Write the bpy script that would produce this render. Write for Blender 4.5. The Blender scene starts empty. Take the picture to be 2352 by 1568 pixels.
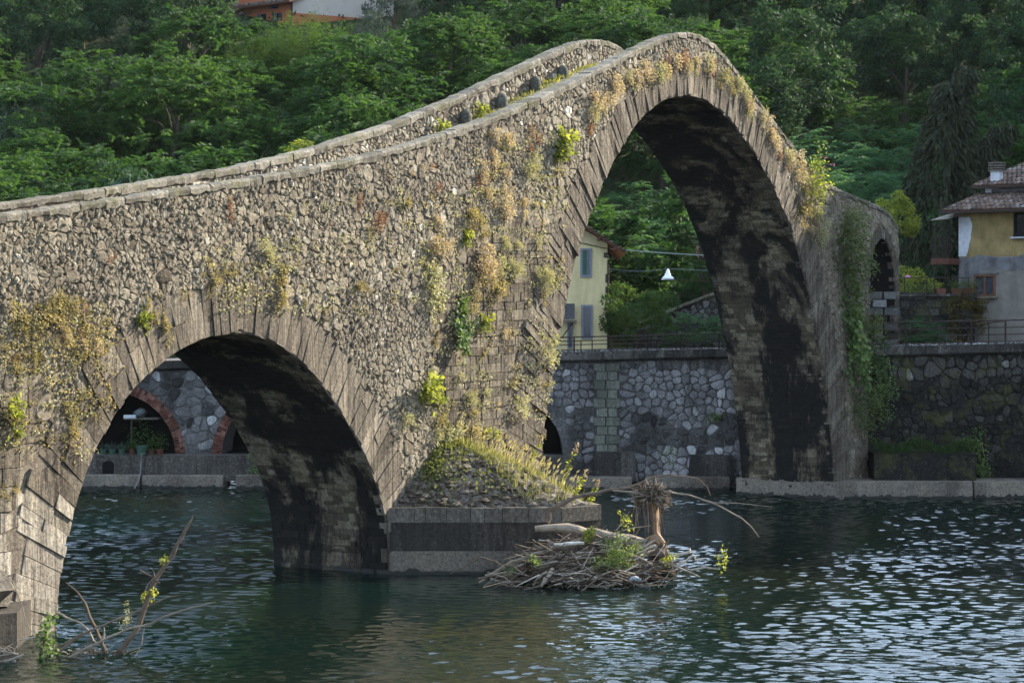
import bpy, math, random
import numpy as np
from mathutils import Vector, Matrix
random.seed(7)
RNG = np.random.default_rng(11)
SC = bpy.context.scene
COL = SC.collection

# ------------------------------------------------------------------ camera, sky, sun, exposure
CAM_H = 7.4
cam_d = bpy.data.cameras.new('camera')
cam = bpy.data.objects.new('camera', cam_d)
COL.objects.link(cam)
cam.location = (0, 0, CAM_H)
cam.rotation_euler = (math.radians(90), 0, 0)
cam_d.sensor_width = 36
cam_d.lens = 5000 / 2352 * 36
cam_d.shift_y = -44 / 2352
cam_d.clip_start = 0.5
cam_d.clip_end = 3000
SC.camera = cam

SUN_AZ = math.radians(56)      # clockwise from +Y
SUN_EL = math.radians(29)
SUN_DIR = Vector((math.sin(SUN_AZ) * math.cos(SUN_EL), math.cos(SUN_AZ) * math.cos(SUN_EL), math.sin(SUN_EL)))
world = bpy.data.worlds.new('World')
SC.world = world
world.use_nodes = True
wn = world.node_tree.nodes
sky = wn.new('ShaderNodeTexSky')
sky.sky_type = 'NISHITA'
sky.sun_disc = False
sky.sun_elevation = SUN_EL
sky.sun_rotation = SUN_AZ
sky.air_density = 1.0
sky.dust_density = 2.0
# bright broken summer cloud over the blue
wl_ = world.node_tree.links
tc = wn.new('ShaderNodeTexCoord'); cn = wn.new('ShaderNodeTexNoise'); cr_ = wn.new('ShaderNodeValToRGB'); cm = wn.new('ShaderNodeMix')
cn.inputs['Scale'].default_value = 2.6; cn.inputs['Detail'].default_value = 6; cn.inputs['Roughness'].default_value = 0.6
cr_.color_ramp.elements[0].position = 0.47; cr_.color_ramp.elements[1].position = 0.57
cr_.color_ramp.elements[1].color = (.85, .85, .85, 1)
cm.data_type = 'RGBA'
cm.inputs[7].default_value = (17.0, 22.0, 29.0, 1)
cmap = wn.new('ShaderNodeMapping'); cmap.inputs['Location'].default_value = (12, 5, 8)
wl_.new(tc.outputs['Generated'], cmap.inputs['Vector']); wl_.new(cmap.outputs[0], cn.inputs['Vector']); wl_.new(cn.outputs['Fac'], cr_.inputs['Fac'])
wl_.new(cr_.outputs['Color'], cm.inputs[0]); wl_.new(sky.outputs[0], cm.inputs[6]); wl_.new(cm.outputs[2], wn['Background'].inputs['Color'])
wn['Background'].inputs['Strength'].default_value = 0.05
sun_d = bpy.data.lights.new('sun', 'SUN')
sun_d.energy = 5.0
sun_d.angle = math.radians(0.5)
sun_d.color = (1.0, 0.905, 0.745)
sun = bpy.data.objects.new('sun', sun_d)
COL.objects.link(sun)
sun.rotation_euler = (-SUN_DIR).to_track_quat('-Z', 'Y').to_euler()
sun.location = (60, 40, 60)
SC.view_settings.view_transform = 'Standard'
SC.view_settings.look = 'None'
SC.view_settings.exposure = 1.7
SC.view_settings.gamma = 1.0
SC.view_settings.use_curve_mapping = False
SC.cycles.max_bounces = 6
SC.cycles.transparent_max_bounces = 4

# ------------------------------------------------------------------ helpers
class MB:
    """collects polygons (with a tint each) and links them as one mesh object"""
    def __init__(s):
        s.v = []; s.f = []; s.t = []
    def add(s, verts, faces, tint=0.5):
        b = len(s.v)
        s.v.extend(verts)
        s.f.extend([tuple(i + b for i in f) for f in faces])
        if np.isscalar(tint):
            s.t.extend([tint] * len(faces))
        else:
            s.t.extend(tint)
    def merge(s, o):
        s.add(o.v, o.f, o.t)
    def box(s, c, size, tint=0.5, rz=0.0, bev=0.0):
        x, y, z = size[0] / 2, size[1] / 2, size[2] / 2
        cs, sn = math.cos(rz), math.sin(rz)
        vs = []
        for k in (-1, 1):
            for (i, j) in ((-1, -1), (1, -1), (1, 1), (-1, 1)):
                px, py = i * x, j * y
                vs.append((c[0] + px * cs - py * sn, c[1] + px * sn + py * cs, c[2] + k * z))
        s.add(vs, [(3, 2, 1, 0), (4, 5, 6, 7), (0, 1, 5, 4), (1, 2, 6, 5), (2, 3, 7, 6), (3, 0, 4, 7)], tint)
    def tube(s, pts, radii, n=6, tint=0.5, cap=True, jit=0.0):
        pts = [Vector(p) for p in pts]
        if np.isscalar(radii):
            radii = [radii] * len(pts)
        vs = []; fs = []
        up = Vector((0.13, 0.21, 0.97))
        for i, p in enumerate(pts):
            d = (pts[min(i + 1, len(pts) - 1)] - pts[max(i - 1, 0)])
            if d.length < 1e-6:
                d = Vector((0, 0, 1))
            d.normalize()
            e1 = d.cross(up)
            if e1.length < 1e-3:
                e1 = d.cross(Vector((1, 0, 0)))
            e1.normalize()
            e2 = d.cross(e1)
            for k in range(n):
                an = 2 * math.pi * k / n
                r = radii[i] * (1 + (random.uniform(-jit, jit) if jit else 0))
                vs.append(tuple(p + e1 * (r * math.cos(an)) + e2 * (r * math.sin(an))))
        for i in range(len(pts) - 1):
            for k in range(n):
                fs.append((i * n + k, i * n + (k + 1) % n, (i + 1) * n + (k + 1) % n, (i + 1) * n + k))
        if cap:
            fs.append(tuple(range(n)))
            fs.append(tuple(range((len(pts) - 1) * n, len(pts) * n))[::-1])
        s.add(vs, fs, tint)
    def mesh(s, name, mat, base=(0, 0, 0), smooth=False):
        me = bpy.data.meshes.new(name)
        bx, by, bz = base
        me.from_pydata([(x - bx, y - by, z - bz) for x, y, z in s.v], [], s.f)
        at = me.attributes.new('tint', 'FLOAT', 'FACE')
        at.data.foreach_set('value', np.array(s.t, dtype=np.float32))
        if smooth:
            me.polygons.foreach_set('use_smooth', [True] * len(me.polygons))
        if mat:
            me.materials.append(mat)
        return me
    def build(s, name, mat, parent=None, base=None, smooth=False, kind=None):
        if base is None:
            base = tuple(parent_base(parent)) if parent else (0, 0, 0)
        me = s.mesh(name, mat, base, smooth)
        o = bpy.data.objects.new(name, me)
        COL.objects.link(o)
        if parent:
            o.parent = parent
        else:
            o.location = base
        if kind:
            o['kind'] = kind
        return o

def parent_base(p):
    b = Vector((0, 0, 0))
    while p is not None:
        b += p.location
        p = p.parent
    return b

def tag(o, label=None, cat=None, group=None, kind=None):
    if label: o['label'] = label
    if cat: o['category'] = cat
    if group: o['group'] = group
    if kind: o['kind'] = kind
    return o

def thing(name, label, cat, loc, group=None):
    o = bpy.data.objects.new(name, None)
    o.empty_display_size = 0.3
    COL.objects.link(o)
    o.location = loc
    return tag(o, label, cat, group)

def copy_tree(o, parent=None):
    c = o.copy()
    COL.objects.link(c)
    if parent is not None:
        c.parent = parent
    for ch in list(o.children):
        copy_tree(ch, c)
    return c

def at(u, v, Y):
    """point at depth Y seen at photo position (u, v) of the 2352 px wide view"""
    return Vector(((u - 1176) / 5000 * Y, Y, CAM_H - (v - 740) / 5000 * Y))

def npmesh(name, V, F, tint, mat):
    me = bpy.data.meshes.new(name)
    V = np.asarray(V, dtype=np.float32); F = np.asarray(F, dtype=np.int32)
    n, k = F.shape
    me.vertices.add(len(V)); me.vertices.foreach_set('co', V.ravel())
    me.loops.add(n * k); me.loops.foreach_set('vertex_index', F.ravel())
    me.polygons.add(n)
    me.polygons.foreach_set('loop_start', np.arange(0, n * k, k, dtype=np.int32))
    me.polygons.foreach_set('loop_total', np.full(n, k, dtype=np.int32))
    me.update(calc_edges=True)
    at_ = me.attributes.new('tint', 'FLOAT', 'FACE')
    at_.data.foreach_set('value', np.asarray(tint, dtype=np.float32))
    me.materials.append(mat)
    return me

def link(name, me, parent=None, loc=(0, 0, 0)):
    o = bpy.data.objects.new(name, me)
    COL.objects.link(o)
    o.location = loc
    if parent: o.parent = parent
    return o

# ------------------------------------------------------------------ materials
class NT:
    def __init__(s, name):
        s.m = bpy.data.materials.new(name)
        s.m.use_nodes = True
        s.t = s.m.node_tree
        s.t.nodes.clear()
        s.out = s.n('ShaderNodeOutputMaterial')
        s.geo = s.n('ShaderNodeNewGeometry')
    def n(s, t, **kw):
        nd = s.t.nodes.new(t)
        for k, v in kw.items():
            setattr(nd, k, v)
        return nd
    def l(s, a, b):
        s.t.links.new(a, b)
    def val(s, sock, v):
        if hasattr(v, 'node'):
            s.l(v, sock)
        else:
            if isinstance(v, (tuple, list)) and len(v) == 3 and sock.type == 'RGBA':
                v = (*v, 1)
            sock.default_value = v
    def attr(s, name='tint'):
        return s.n('ShaderNodeAttribute', attribute_name=name).outputs['Fac']
    def pos(s, scale=(1, 1, 1), obj=False):
        mp = s.n('ShaderNodeMapping')
        src = s.n('ShaderNodeTexCoord').outputs['Object'] if obj else s.geo.outputs['Position']
        s.l(src, mp.inputs['Vector'])
        mp.inputs['Scale'].default_value = scale
        return mp.outputs[0]
    def noise(s, scale, detail=4, rough=0.55, vec=None, dist=0.0):
        nd = s.n('ShaderNodeTexNoise')
        nd.inputs['Scale'].default_value = scale
        nd.inputs['Detail'].default_value = detail
        nd.inputs['Roughness'].default_value = rough
        nd.inputs['Distortion'].default_value = dist
        s.l(vec if vec is not None else s.geo.outputs['Position'], nd.inputs['Vector'])
        return nd.outputs['Fac']
    def ramp(s, fac, stops, const=False):
        nd = s.n('ShaderNodeValToRGB')
        cr = nd.color_ramp
        if const: cr.interpolation = 'CONSTANT'
        while len(cr.elements) < len(stops):
            cr.elements.new(0.5)
        for e, (p, c) in zip(cr.elements, stops):
            e.position = p
            e.color = (*c, 1) if not np.isscalar(c) else (c, c, c, 1)
        s.l(fac, nd.inputs['Fac'])
        return nd.outputs['Color']
    def mix(s, fac, a, b, mode='MIX'):
        nd = s.n('ShaderNodeMix', data_type='RGBA', blend_type=mode)
        s.val(nd.inputs[0], fac)
        s.val(nd.inputs[6], a)
        s.val(nd.inputs[7], b)
        return nd.outputs[2]
    def math(s, op, a, b=0.0, clamp=False):
        nd = s.n('ShaderNodeMath', operation=op, use_clamp=clamp)
        s.val(nd.inputs[0], a); s.val(nd.inputs[1], b)
        return nd.outputs[0]
    def bump(s, h, strength=0.5, dist=0.05, normal=None):
        nd = s.n('ShaderNodeBump')
        nd.inputs['Strength'].default_value = strength
        nd.inputs['Distance'].default_value = dist
        s.l(h, nd.inputs['Height'])
        if normal is not None: s.l(normal, nd.inputs['Normal'])
        return nd.outputs['Normal']
    def principled(s, color, rough=0.85, normal=None, spec=0.3, metal=0.0, **kw):
        p = s.n('ShaderNodeBsdfPrincipled')
        s.val(p.inputs['Base Color'], color)
        s.val(p.inputs['Roughness'], rough)
        p.inputs['Specular IOR Level'].default_value = spec
        p.inputs['Metallic'].default_value = metal
        if normal is not None: s.l(normal, p.inputs['Normal'])
        for k, v in kw.items():
            s.val(p.inputs[k], v)
        s.l(p.outputs[0], s.out.inputs['Surface'])
        return p

def mul(c, k):
    return tuple(x * k for x in c)

def stone_mat(name, stops, streak=0.35, lichen=0.25, lichen_col=(0.42, 0.38, 0.28), bump=0.6, bscale=7.0, blotch=0.35, soot=0.0, sootscale=0.35, moss=0.0, grain=1.0, lam=0.0, bdist=0.08):
    t = NT(name)
    c = t.ramp(t.attr(), stops)
    n1 = t.noise(11.0, 7, 0.72)
    c = t.mix(grain, c, t.ramp(n1, [(0.28, 0.32), (0.5, 1.0), (0.72, 1.6)]), 'MULTIPLY')
    n2 = t.noise(0.35, 5, 0.65)
    c = t.mix(blotch, c, t.ramp(n2, [(0.36, (0.40, 0.33, 0.32)), (0.5, 1.0), (0.64, (1.3, 1.25, 1.15))]), 'MULTIPLY')
    if streak:
        n3 = t.noise(1.0, 6, 0.66, t.pos((5.5, 5.5, 0.35)))
        c = t.mix(streak, c, t.ramp(n3, [(0.36, (0.22, 0.17, 0.15)), (0.5, 1.0), (0.66, (1.7, 1.65, 1.5))]), 'MULTIPLY')
    if lichen:
        n4 = t.noise(9.0, 3, 0.6)
        c = t.mix(t.math('MULTIPLY', t.ramp(n4, [(0.56, 0.0), (0.66, 1.0)]), lichen), c, lichen_col)
    if moss:
        n6 = t.noise(1.1, 5, 0.7)
        c = t.mix(t.math('MULTIPLY', t.ramp(n6, [(0.5, 0.0), (0.62, 1.0)]), moss), c, (0.075, 0.075, 0.022))
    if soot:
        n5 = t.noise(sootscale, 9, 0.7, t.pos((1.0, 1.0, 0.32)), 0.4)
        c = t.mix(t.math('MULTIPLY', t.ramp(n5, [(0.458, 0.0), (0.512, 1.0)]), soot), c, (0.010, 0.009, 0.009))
    h = t.math('ADD', t.noise(bscale, 8, 0.75), t.math('MULTIPLY', t.noise(bscale * 3.5, 5, 0.7), 0.5))
    if lam:
        h = t.math('ADD', h, t.math('MULTIPLY', t.noise(1.0, 6, 0.7, t.pos((9.0, 9.0, 0.5))), lam))
    t.principled(c, 0.9, t.bump(h, bump, bdist), 0.2)
    return t.m

def plain(name, col, rough=0.7, spec=0.3, var=0.25, vscale=6.0, metal=0.0, bump=0.0, bscale=20.0, stain=0.0):
    t = NT(name)
    n1 = t.noise(vscale, 5, 0.6)
    c = t.mix(1.0, col, t.ramp(n1, [(0.3, 1 - var), (0.7, 1 + var)]), 'MULTIPLY')
    if stain:
        n3 = t.noise(1.0, 5, 0.65, t.pos((2.0, 2.0, 0.3)))
        c = t.mix(stain, c, t.ramp(n3, [(0.35, (0.35, 0.31, 0.28)), (0.55, 1.0)]), 'MULTIPLY')
    nrm = t.bump(t.noise(bscale, 6, 0.65), bump, 0.03) if bump else None
    t.principled(c, rough, nrm, spec, metal)
    return t.m

def tinted(name, stops, rough=0.7, spec=0.25, var=0.3, vscale=8.0, bump=0.0, bscale=20.0):
    t = NT(name)
    c = t.ramp(t.attr(), stops)
    c = t.mix(1.0, c, t.ramp(t.noise(vscale, 5, 0.6), [(0.3, 1 - var), (0.7, 1 + var)]), 'MULTIPLY')
    nrm = t.bump(t.noise(bscale, 5, 0.65), bump, 0.03) if bump else None
    t.principled(c, rough, nrm, spec)
    return t.m

def leaf_mat(name, stops, trans=0.5, tcol=1.5, rnd=0.35, spec=0.12):
    """leaves: diffuse front, light let through from behind; every plant and every leaf a slightly different green"""
    t = NT(name)
    oi = t.n('ShaderNodeObjectInfo')
    f = t.math('ADD', t.math('MULTIPLY', t.attr(), 1 - rnd), t.math('MULTIPLY', oi.outputs['Random'], rnd))
    c = t.ramp(f, stops)
    d = t.n('ShaderNodeBsdfPrincipled')
    t.val(d.inputs['Base Color'], c)
    d.inputs['Roughness'].default_value = 0.7
    d.inputs['Specular IOR Level'].default_value = spec
    tr = t.n('ShaderNodeBsdfTranslucent')
    t.val(tr.inputs['Color'], t.mix(1.0, c, (1.25 * tcol, 1.2 * tcol, 0.65 * tcol), 'MULTIPLY'))
    mx = t.n('ShaderNodeMixShader')
    mx.inputs[0].default_value = trans
    t.l(d.outputs[0], mx.inputs[1]); t.l(tr.outputs[0], mx.inputs[2])
    t.l(mx.outputs[0], t.out.inputs['Surface'])
    return t.m

STONE = [(0.0, (0.066, 0.051, 0.037)), (0.25, (0.125, 0.102, 0.074)), (0.5, (0.178, 0.150, 0.110)), (0.75, (0.235, 0.203, 0.153)), (0.92, (0.30, 0.267, 0.21)), (1.0, (0.48, 0.445, 0.38))]
M_RUBBLE = stone_mat('rubble stone', STONE, streak=0.25, lichen=0.3, bump=0.55, bscale=10, bdist=0.06)
M_MORTAR = stone_mat('lime mortar', [(0, (0.13, 0.107, 0.084)), (1, (0.19, 0.16, 0.126))], streak=0.3, bump=1.0, bscale=7.0, bdist=.1)
M_ASHLAR = stone_mat('dressed stone', [(0.0, (0.079, 0.064, 0.049)), (0.5, (0.121, 0.101, 0.077)), (.72, (0.17, 0.145, 0.115)), (1.0, (0.34, 0.31, 0.265))], streak=0.85, lichen=0.2, bump=0.9, lam=1.2)
M_VOUSS = stone_mat('voussoir stone', [(0.0, (0.086, 0.071, 0.056)), (0.5, (0.126, 0.106, 0.084)), (0.8, (0.175, 0.150, 0.119)), (1.0, (0.33, 0.298, 0.25))], streak=0.75, lichen=0.15, bump=0.9, bscale=10, lam=1.6)
M_COPING = stone_mat('coping stone', [(0.0, (0.10, 0.088, 0.07)), (0.5, (0.155, 0.138, 0.11)), (1.0, (0.22, 0.197, 0.16))], streak=0.15, lichen=0.35, lichen_col=(0.3, 0.29, 0.24), bump=0.7, moss=0.55)
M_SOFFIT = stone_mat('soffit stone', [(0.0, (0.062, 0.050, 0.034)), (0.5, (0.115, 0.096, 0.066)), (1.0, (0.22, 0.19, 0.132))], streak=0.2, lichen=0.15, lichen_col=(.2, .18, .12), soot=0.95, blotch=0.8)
M_PIER = stone_mat('wet pier stone', [(0.0, (0.04, 0.035, 0.029)), (0.5, (0.06, 0.052, 0.043)), (1.0, (0.1, 0.088, 0.072))], streak=0.35, lichen=0.15, lichen_col=(.2, .18, .15), soot=0.5, sootscale=0.8)
M_BANK = stone_mat('bank wall stone', [(0.0, (0.035, 0.034, 0.033)), (0.3, (0.12, 0.115, 0.11)), (0.7, (0.31, 0.298, 0.30)), (0.9, (0.40, 0.39, 0.39)), (1.0, (0.62, 0.62, 0.61))], streak=0.15, lichen=0.15, lichen_col=(0.5, 0.5, 0.47), bump=0.6, soot=0.45, sootscale=0.22, grain=.7)
M_BANKM = stone_mat('bank wall mortar', [(0, (0.13, 0.124, 0.12)), (1, (0.19, 0.18, 0.175))], streak=.3, bump=1.0, soot=.4, sootscale=.22)
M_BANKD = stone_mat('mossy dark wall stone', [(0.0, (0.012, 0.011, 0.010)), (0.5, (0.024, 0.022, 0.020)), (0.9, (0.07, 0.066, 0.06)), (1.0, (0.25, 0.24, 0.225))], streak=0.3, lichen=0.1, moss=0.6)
M_CONC = stone_mat('rough concrete', [(0, (0.13, 0.112, 0.092)), (1, (0.19, 0.166, 0.137))], streak=0.12, lichen=0.15, bump=0.9, bscale=4, blotch=.8)
M_GREENBLK = stone_mat('grey green dressed stone', [(0, (0.10, 0.105, 0.085)), (1, (0.17, 0.175, 0.145))], streak=0.3, lichen=0.1, soot=0.4, sootscale=0.3)
M_BRICK = stone_mat('brick', [(0, (0.06, 0.022, 0.016)), (0.6, (0.13, 0.048, 0.032)), (1, (0.24, 0.12, 0.09))], streak=0.2, lichen=0.2, bump=0.25, bscale=20)
M_WOOD = tinted('bleached driftwood', [(0.0, (0.045, 0.031, 0.022)), (0.4, (0.115, 0.084, 0.06)), (0.75, (0.27, 0.22, 0.168)), (1.0, (0.54, 0.485, 0.41))], 0.85, 0.2, 0.35, 5.0, 0.5, 14)
M_ROOTW = tinted('split reddish wood', [(0.0, (0.11, 0.065, 0.042)), (0.5, (0.24, 0.155, 0.095)), (1.0, (0.5, 0.36, 0.24))], 0.85, 0.2, 0.3, 9.0, 0.6, 18)
M_BARK = tinted('bark', [(0, (0.035, 0.028, 0.02)), (1, (0.09, 0.075, 0.055))], 0.9, 0.1, 0.35, 5.0, 0.6, 10)
M_IRON = plain('rusty iron', (0.035, 0.022, 0.017), 0.8, 0.3, 0.4, 9)
M_DARK = plain('painted void black', (0.012, 0.012, 0.012), 0.95, 0.1)
M_SOIL = plain('hillside soil', (0.035, 0.032, 0.018), 0.95, 0.1, 0.5, 0.6, bump=0.8, bscale=3)
# ------------------------------------------------------------------ the bridge: frame of reference
P2 = np.array([-3.598, 64.014]); AX = np.array([0.53426, 0.84532]); NX = np.array([-0.84532, 0.53426])
BW = 4.3                                    # bridge width
def PW(s, t, z):
    """s along the bridge, t across it (0 = near face, + away from the river bend), z up"""
    return (P2[0] + s * AX[0] + t * NX[0], P2[1] + s * AX[1] + t * NX[1], z)

ARCH_SMALL = np.array([(-13.82, -1), (-13.82, .3), (-13.67, 1.35), (-13.22, 2.81), (-12.46, 4.26), (-11.39, 5.5), (-10.6, 6.05), (-9.93, 6.43), (-8.85, 6.86), (-8.0, 7.06), (-7.2, 7.14), (-6.4, 7.08), (-5.38, 6.84), (-4.6, 6.5), (-3.57, 5.87), (-2.96, 5.35), (-1.95, 4.42), (-1.19, 3.5), (-.6, 2.6), (-.23, 1.75), (-.06, .87), (0, -1)])
ARCH_MAIN = np.array([(8.3, -1), (8.35, 1), (8.53, 2.98), (8.81, 4.38), (9.19, 5.7), (9.57, 6.8), (9.96, 7.75), (10.33, 8.6), (10.63, 9.3), (11.22, 10.35), (11.71, 11.11), (12.74, 12.38), (13.66, 13.32), (14.62, 14.14), (15.48, 14.76), (17.04, 15.45), (18.8, 15.75), (20.1, 15.71), (21.31, 15.42), (22.43, 15.0), (23.45, 14.5), (24.63, 13.8), (25.82, 12.95), (26.78, 12.11), (27.76, 11.05), (28.33, 10.3), (29.05, 9.2), (29.9, 7.6), (30.65, 5.95), (31.24, 4.3), (31.77, 2.14), (31.99, .75), (32.08, -1)])
ARCH_RAIL = np.array([(35.68, 5.5), (35.68, 8.15), (35.7, 9.6), (35.96, 10.42), (36.54, 10.95), (37.08, 11.1), (37.61, 10.93), (38.11, 10.38), (38.41, 9.72), (38.56, 8.37), (38.58, 5.5)])
TOPL = np.array([(-24, 9.0), (-16.45, 9.84), (-14.77, 10.03), (-12.33, 10.39), (-8.59, 10.95), (-5.24, 11.48), (-1.95, 12.05), (1.14, 12.72), (5.22, 13.76), (9.76, 15.18), (14.41, 16.83), (16.15, 17.42), (17.64, 17.86), (18.89, 18.07), (19.83, 18.07), (20.93, 17.87), (21.79, 17.52), (22.94, 16.95), (24.61, 16.12), (26.5, 15.18), (28.75, 14.08), (31.24, 13.15), (33.85, 12.81), (37.08, 12.45), (38.26, 12.12), (38.81, 11.74), (39.0, 11.2)])
def smooth_poly(P, step=0.25, it=2):
    d = np.r_[0, np.cumsum(np.hypot(*np.diff(P, axis=0).T))]
    n = max(8, int(d[-1] / step))
    L = np.linspace(0, d[-1], n)
    Q = np.c_[np.interp(L, d, P[:, 0]), np.interp(L, d, P[:, 1])]
    for _ in range(it):
        R = Q.copy(); R[1:-1] = 0.25 * Q[:-2] + 0.5 * Q[1:-1] + 0.25 * Q[2:]; Q = R
    return Q
INT_S, INT_M, INT_R = smooth_poly(ARCH_SMALL), smooth_poly(ARCH_MAIN, it=4), smooth_poly(ARCH_RAIL, 0.15, 1)
TOPS = smooth_poly(TOPL, 0.3, 2)
def top(s):
    return np.interp(s, TOPS[:, 0], TOPS[:, 1])
def zlow(s):
    for Q in (INT_S, INT_M, INT_R):
        if Q[0, 0] < s < Q[-1, 0]:
            return float(np.interp(s, Q[:, 0], Q[:, 1]))
    return -1.0
def ring_thick(k, z):
    if k == 0: return np.interp(z, [-1, 1.0, 3.5, 7.2], [0.9, 1.5, 1.75, 1.35])
    if k == 1: return np.interp(z, [-1, 3, 6, 9, 12, 15.8], [2.0, 2.2, 2.1, 1.7, 1.35, 1.1])
    return 0.45
def ring_thick_right(k, z):
    if k == 0: return np.interp(z, [-1, 1.0, 3.5, 7.2], [0.5, 0.9, 1.5, 1.35])
    if k == 1: return np.interp(z, [-1, 3, 6, 9, 12, 15.8], [1.5, 1.6, 1.6, 1.5, 1.3, 1.1])
    return 0.45
RINGS = [(0, INT_S), (1, INT_M), (2, INT_R)]
def ring_dist(s, z):
    """distance to the nearest arch opening minus the ring depth there: > 0 outside the ring"""
    best = 9.0
    for k, Q in RINGS:
        if s < Q[0, 0] - 4 or s > Q[-1, 0] + 4: continue
        if Q[0, 0] < s < Q[-1, 0] and z < np.interp(s, Q[:, 0], Q[:, 1]): return -1.0
        d2 = (Q[:, 0] - s) ** 2 + (Q[:, 1] - z) ** 2
        i = int(d2.argmin())
        cr = Q[:, 1].argmax()
        th = ring_thick(k, Q[i, 1]) if i < cr else ring_thick_right(k, Q[i, 1])
        best = min(best, math.sqrt(d2[i]) - th)
    return best
def inpoly(p, poly):
    x, y = p; c = False; n = len(poly)
    for i in range(n):
        x1, y1 = poly[i]; x2, y2 = poly[i - 1]
        if (y1 > y) != (y2 > y) and x < (x2 - x1) * (y - y1) / (y2 - y1) + x1: c = not c
    return c
ASH_P = [(2.2, -0.5), (2.0, 4.0), (2.1, 7.9), (2.6, 9.4), (5.0, 10.0), (7.5, 10.9), (9.6, 11.3), (9.6, 9.0), (8.5, 7.8), (8.4, 3), (8.4, -0.5)]
ASH_L = [(-24, -0.5), (-24, 6.5), (-14.6, 6.3), (-13.9, 5.6), (-13.0, 5.2), (-12.0, 4.0), (-13.6, -0.5)]
def in_ashlar(s, z):
    return inpoly((s, z), ASH_P) or inpoly((s, z), ASH_L)

# ------------------------------------------------------------------ stones cut from polygons
def clip_cells(sites, rmax):
    """Voronoi cells of the sites (each clipped to a box rmax around its site)"""
    g = {}
    cs = rmax
    for i, (x, y) in enumerate(sites):
        g.setdefault((int(x // cs), int(y // cs)), []).append(i)
    out = []
    for i, (x, y) in enumerate(sites):
        poly = [(x - rmax, y - rmax), (x + rmax, y - rmax), (x + rmax, y + rmax), (x - rmax, y + rmax)]
        cx, cy = int(x // cs), int(y // cs)
        nb = []
        for a in (-2, -1, 0, 1, 2):
            for b in (-2, -1, 0, 1, 2):
                nb += g.get((cx + a, cy + b), [])
        nb = sorted(((sites[j][0] - x) ** 2 + (sites[j][1] - y) ** 2, j) for j in nb if j != i)
        for d2, j in nb:
            if d2 > 4 * max((px - x) ** 2 + (py - y) ** 2 for px, py in poly): break
            mx, my = (x + sites[j][0]) / 2, (y + sites[j][1]) / 2
            nx, ny = sites[j][0] - x, sites[j][1] - y
            new = []
            for q in range(len(poly)):
                p, r = poly[q - 1], poly[q]
                dp = (p[0] - mx) * nx + (p[1] - my) * ny
                dr = (r[0] - mx) * nx + (r[1] - my) * ny
                if (dp < 0) != (dr < 0):
                    f = dp / (dp - dr)
                    new.append((p[0] + (r[0] - p[0]) * f, p[1] + (r[1] - p[1]) * f))
                if dr <= 0: new.append(r)
            poly = new
            if len(poly) < 3: break
        out.append(poly if len(poly) >= 3 else None)
    return out

def parea(p):
    return abs(sum(p[i - 1][0] * p[i][1] - p[i][0] * p[i - 1][1] for i in range(len(p)))) / 2

def stone(poly, fn, h, gap=0.02, inset=0.25, sink=0.05, jit=0.02, tilt=0.1, dome=0.15, base_t=0.0, soft=False):
    """an irregular stone on outline poly; fn(s, out, z) gives the world point 'out' metres proud of the wall"""
    # merge short edges
    q = []
    for p in poly:
        if not q or math.hypot(p[0] - q[-1][0], p[1] - q[-1][1]) > 0.035: q.append(p)
    if len(q) < 3: return None
    if soft:        # round the corners once
        q = [(q[i - 1][0] * a + q[i][0] * (1 - a), q[i - 1][1] * a + q[i][1] * (1 - a)) for i in range(len(q)) for a in (.74, .26)]
    n = len(q)
    cx = sum(p[0] for p in q) / n; cy = sum(p[1] for p in q) / n
    if sum(q[i - 1][0] * q[i][1] - q[i][0] * q[i - 1][1] for i in range(n)) < 0: q.reverse()
    gx, gy = random.uniform(-tilt, tilt), random.uniform(-tilt, tilt)
    vs = []
    r = math.sqrt(parea(q)) + 1e-6
    f0 = min(1.03, max(0.5, 1 - gap / r * 2))
    for lev, (f, hh) in enumerate(((f0, -sink), (f0 * (1 - inset * 0.35), h * 0.7), (f0 * (1 - inset), h))):
        for p in q:
            dx, dy = (p[0] - cx) * f, (p[1] - cy) * f
            o = hh if lev == 0 else hh + gx * dx + gy * dy + random.uniform(-jit, jit)
            vs.append(fn(cx + dx + random.uniform(-jit, jit) * 0.6 * (lev > 0), base_t + o, cy + dy + random.uniform(-jit, jit) * 0.6 * (lev > 0)))
    fs = []
    for l in (0, 1):
        for i in range(n):
            j = (i + 1) % n
            fs.append((l * n + i, l * n + j, (l + 1) * n + j, (l + 1) * n + i))
    if dome > 0:
        vs.append(fn(cx + random.uniform(-.2, .2) * r * .3, base_t + h * (1 + dome * random.uniform(0.2, 1.2)), cy + random.uniform(-.2, .2) * r * .3))
        for i in range(n): fs.append((2 * n + i, 2 * n + (i + 1) % n, 3 * n))
    else:
        fs.append(tuple(range(2 * n, 3 * n)))
    return vs, fs

def near(s, o, z): return PW(s, -o, z)
def far_in(s, o, z): return PW(s, BW - 0.5 - o, z)

def screen_area(p, fn):
    c = fn(sum(q[0] for q in p) / len(p), 0, sum(q[1] for q in p) / len(p))
    return parea(p) / max(1.0, c[1]) ** 2

def place_stones(items, name, stuffname, mat, parent, limit=300):
    """items: (screen size, verts, faces, tint); the largest become parts of their own, the rest one joined part"""
    items.sort(key=lambda i: -i[0])
    for it in items[:limit]:
        m = MB(); m.add(it[1], it[2], it[3])
        m.build(name, mat, parent)
    if len(items) > limit:
        m = MB()
        for it in items[limit:]: m.add(it[1], it[2], it[3])
        m.build(stuffname, mat, parent, kind='stuff')

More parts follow.
